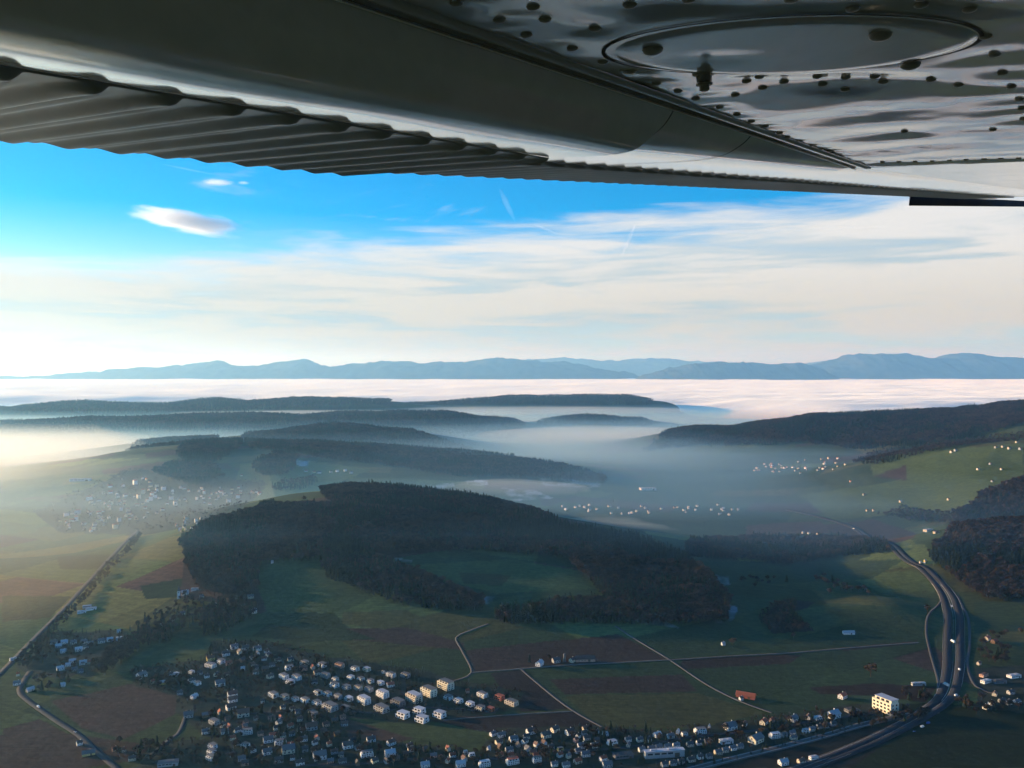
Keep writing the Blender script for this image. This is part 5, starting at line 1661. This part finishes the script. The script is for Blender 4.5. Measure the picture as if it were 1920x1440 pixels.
# aileron and outer panel, carried on along S2
s0o = 1.004
def opt(t, v, u): return wpt(np.full_like(t, s0o), v, u) + np.multiply.outer(t, S2_)
NOSE2 = np.array([(.400, .330), (.405, .280), (.413, .240), (.421, .212), (.430, .1945), (.442, .1817), (.456, .1735), (.474, .1665), (.500, .1632), (.550, .1650), (.620, .1715), (.692, .1776)])
n2p = spline(NOSE2, 50)
tO = np.linspace(0, 0.86, 30)
A = np.repeat(tO[:, None], 50, 1)
aileron = link('aileron', None, wing)
wpart('aileron_nose', opt(A, np.repeat(n2p[None, :, 0], len(tO), 0), np.repeat(n2p[None, :, 1], len(tO), 0)), M['flap'], aileron)
T_END = 5.2
for tj in (0.262,):
    jl = np.stack([opt(np.full(40, tj + e_), spline(NOSE2, 40)[:, 0], spline(NOSE2, 40)[:, 1] - .0006) for e_ in (0, .004)], 0)
    wpart('panel_joint', jl, M['seam'], aileron, False)
tB = np.linspace(0, T_END, 84 * 12)
vq = np.concatenate([[.690], np.linspace(.6904, .965, 14)])
A = np.repeat(tB[:, None], len(vq), 1); B = np.repeat(vq[None, :], len(tB), 0)
C_ = .1775 + (B - .69) / (.965 - .69) * (.1985 - .1775) - 0.0045 * bead(A, PITCH, 0.01) * (B > .6902) - .001 * (B > .6902)
wpart('corrugated_skin', opt(A, B, C_), M['corr'], aileron)
# smooth panel between the main skin and the aileron beads
tP = np.linspace(0.86, T_END, 60); vP = np.linspace(.40, .692, 24)
A = np.repeat(tP[:, None], len(vP), 1); B = np.repeat(vP[None, :], len(tP), 0)
C_ = np.interp(B, [.30, .41, .48, .62, .692], [.1835, .172, .166, .1718, .1776]) + .0016 * (fbm(A * 3, B * 8, 2, 251) - .5)
wpart('aileron_panel', opt(A, B, C_), M['flap'], aileron)
# main skin beyond the joint
base_t = (s_end - s0o)
tM = np.linspace(0, T_END, 110); vM = np.linspace(-1.3, .425, 110)
A = np.repeat(tM[:, None], len(vM), 1); B = np.repeat(vM[None, :], len(tM), 0)
C_ = U0 + K * B + .002 + .0022 * (fbm(A * 2.5, B * 8, 3, 261) - .5) - 0.0
wpart('outer_skin', wpt(np.full_like(A, s_end + .001), B, C_) + np.multiply.outer(A, S2_), M['skin'])
# tip fairing: a flat plate hanging a little lower than the trailing edge
tip = []
for t_, dv, du in ((T_END * .72, .0, -.004), (T_END * .74, .03, -.045), (T_END * 1.9, .03, -.045)):
    tip.append([opt(np.array([t_]), np.array([.955 + dv]), np.array([.205]))[0], opt(np.array([t_]), np.array([.960 + dv]), np.array([.198 + du]))[0]])
M['tip'] = skin_mat('tip_paint', (0.03, 0.032, 0.045), 0.9, 0.0, 0.1)
M['tip'].node_tree.nodes['Principled BSDF'].inputs['Specular IOR Level'].default_value = 0.05
wpart('tip_fairing', np.array(tip), M['tip'], smooth=False)
for i in range(18):
    t_ = base_t + 0.05 + i * 0.17
    P = Vector(opt(np.array([t_]), np.array([.40]), np.array([U0 + K * .40]))[0]) - wing.location
    o = link('rivet', rv_me, wing); o.matrix_local = Matrix.Translation(P) @ frame
# upper skin closes the wing against the light
up = []
for s_ in np.linspace(-2.2, 1.02, 24):
    up.append([wpt(s_, v_, u_) for v_, u_ in ((-1.3, .06), (-1.32, .20), (-1.0, .33), (-.4, .40), (.1, .39), (.41, .335), (.70, .262), (.9655, .198), (.9655, .1925))])
for t_ in np.linspace(0.01, T_END * 1.25, 20):
    up.append([opt(np.array([t_]), np.array([v_]), np.array([u_]))[0] for v_, u_ in ((-1.3, .06), (-1.32, .20), (-1.0, .33), (-.4, .40), (.1, .39), (.41, .335), (.70, .262), (.9655, .2035), (.9655, .199))])
wpart('upper_skin', np.array(up), M['skin'])

# ------------------------------------------------------------------ clouds above the haze
def cloud(label, px, py, d, wpx, hpx, dens, seed, tilt=0.0, fluff=0.5):
    x = (px - 960) / F * d; z = CAM[2] - (py - HOR) / F * d
    a, c = wpx * d / F / 2, hpx * d / F / 2
    bm = bmesh.new(); bmesh.ops.create_icosphere(bm, subdivisions=4, radius=1.0)
    co = np.array([v.co[:] for v in bm.verts])
    n = fbm(co[:, 0] * 2.2 + seed, co[:, 1] * 2.2 + co[:, 2] * 1.7, 3, seed) - 0.5
    for v, k in zip(bm.verts, n): v.co *= 1 + 0.55 * k
    me = bpy.data.meshes.new('cloud'); bm.to_mesh(me); bm.free()
    o = link('cloud', me); o.location = (x, d, z); o.scale = (a, a * 0.8, c); o.rotation_euler = (0, R(tilt), 0)
    m = bpy.data.materials.new('cloud_vapour'); m.use_nodes = True
    t = NT(m.node_tree); t.n.clear()
    o_ = t.node('ShaderNodeOutputMaterial'); pv = t.node('ShaderNodeVolumePrincipled')
    tc_ = t.node('ShaderNodeTexCoord')
    ln = t.node('ShaderNodeVectorMath', operation='LENGTH'); t.l.new(tc_.outputs['Object'], ln.inputs[0])
    nz = t.noise(t.mapping(tc_.outputs['Object'], (1.3, 2.0, 1.6), (0, 0, 0), (seed, 0, 0)), 1.4, 5, 0.6, 0.4)
    body = t.ramp(t.math('ADD', ln.outputs['Value'], t.math('MULTIPLY', t.math('SUBTRACT', nz, 0.5), fluff * 2)), 0.95, 0.25)
    t.l.new(t.math('MULTIPLY', body, dens), pv.inputs['Density'])
    pv.inputs['Color'].default_value = (1, 1, 1, 1); pv.inputs['Anisotropy'].default_value = 0.3
    t.l.new(pv.outputs[0], o_.inputs['Volume'])
    me.materials.append(m)
    tag(o, label, 'cloud', 'small clouds in the blue sky')
cloud('lens-shaped white cloud alone in the blue sky', 352, 416, 15000, 230, 44, 0.0042, 3, 9.0, 0.85)
cloud('small white cloud puff below the flap', 410, 343, 15000, 70, 12, 0.0040, 9)
cloud('tiniest white cloud puff right of its neighbour', 458, 344, 15000, 28, 8, 0.0040, 14)

def contrail(label, a, b_, d, wpx, dens):
    P = [Vector(((px - 960) / F * d, d, CAM[2] - (py - HOR) / F * d)) for px, py in (a, b_)]
    me = lathe('contrail', [(0.02, -1.0), (0.5, -0.8), (1.0, -0.2), (0.9, 0.4), (0.45, 0.85), (0.02, 1.0)], 14)
    o = link('contrail', me); o.location = (P[0] + P[1]) / 2
    o.rotation_euler = (P[1] - P[0]).to_track_quat('Z', 'Y').to_euler()
    r = wpx * d / F / 2; o.scale = (r, r, (P[1] - P[0]).length / 2)
    m = bpy.data.materials.new('contrail_vapour'); m.use_nodes = True
    t = NT(m.node_tree); t.n.clear()
    o_ = t.node('ShaderNodeOutputMaterial'); pv = t.node('ShaderNodeVolumePrincipled')
    pv.inputs['Density'].default_value = dens; pv.inputs['Color'].default_value = (1, 1, 1, 1); pv.inputs['Anisotropy'].default_value = 0.3
    t.l.new(pv.outputs[0], o_.inputs['Volume']); me.materials.append(m)
    tag(o, label, 'contrail', 'contrails')
contrail('short bright contrail standing upright among the cloud streaks', (1192, 418), (1165, 482), 30000, 8, 0.0011)
contrail('faint slanting contrail left of the upright one', (998, 420), (1042, 438), 30000, 5, 0.0014)
contrail('thin slanting contrail under the flap', (300, 308), (405, 329), 30000, 4, 0.0012)
contrail('faint wisp of contrail high in the blue gap', (935, 352), (966, 416), 30000, 12, 0.0004)
contrail('long straight contrail crossing above the cloud band', (930, 450), (1700, 424), 32000, 8, 0.0007)
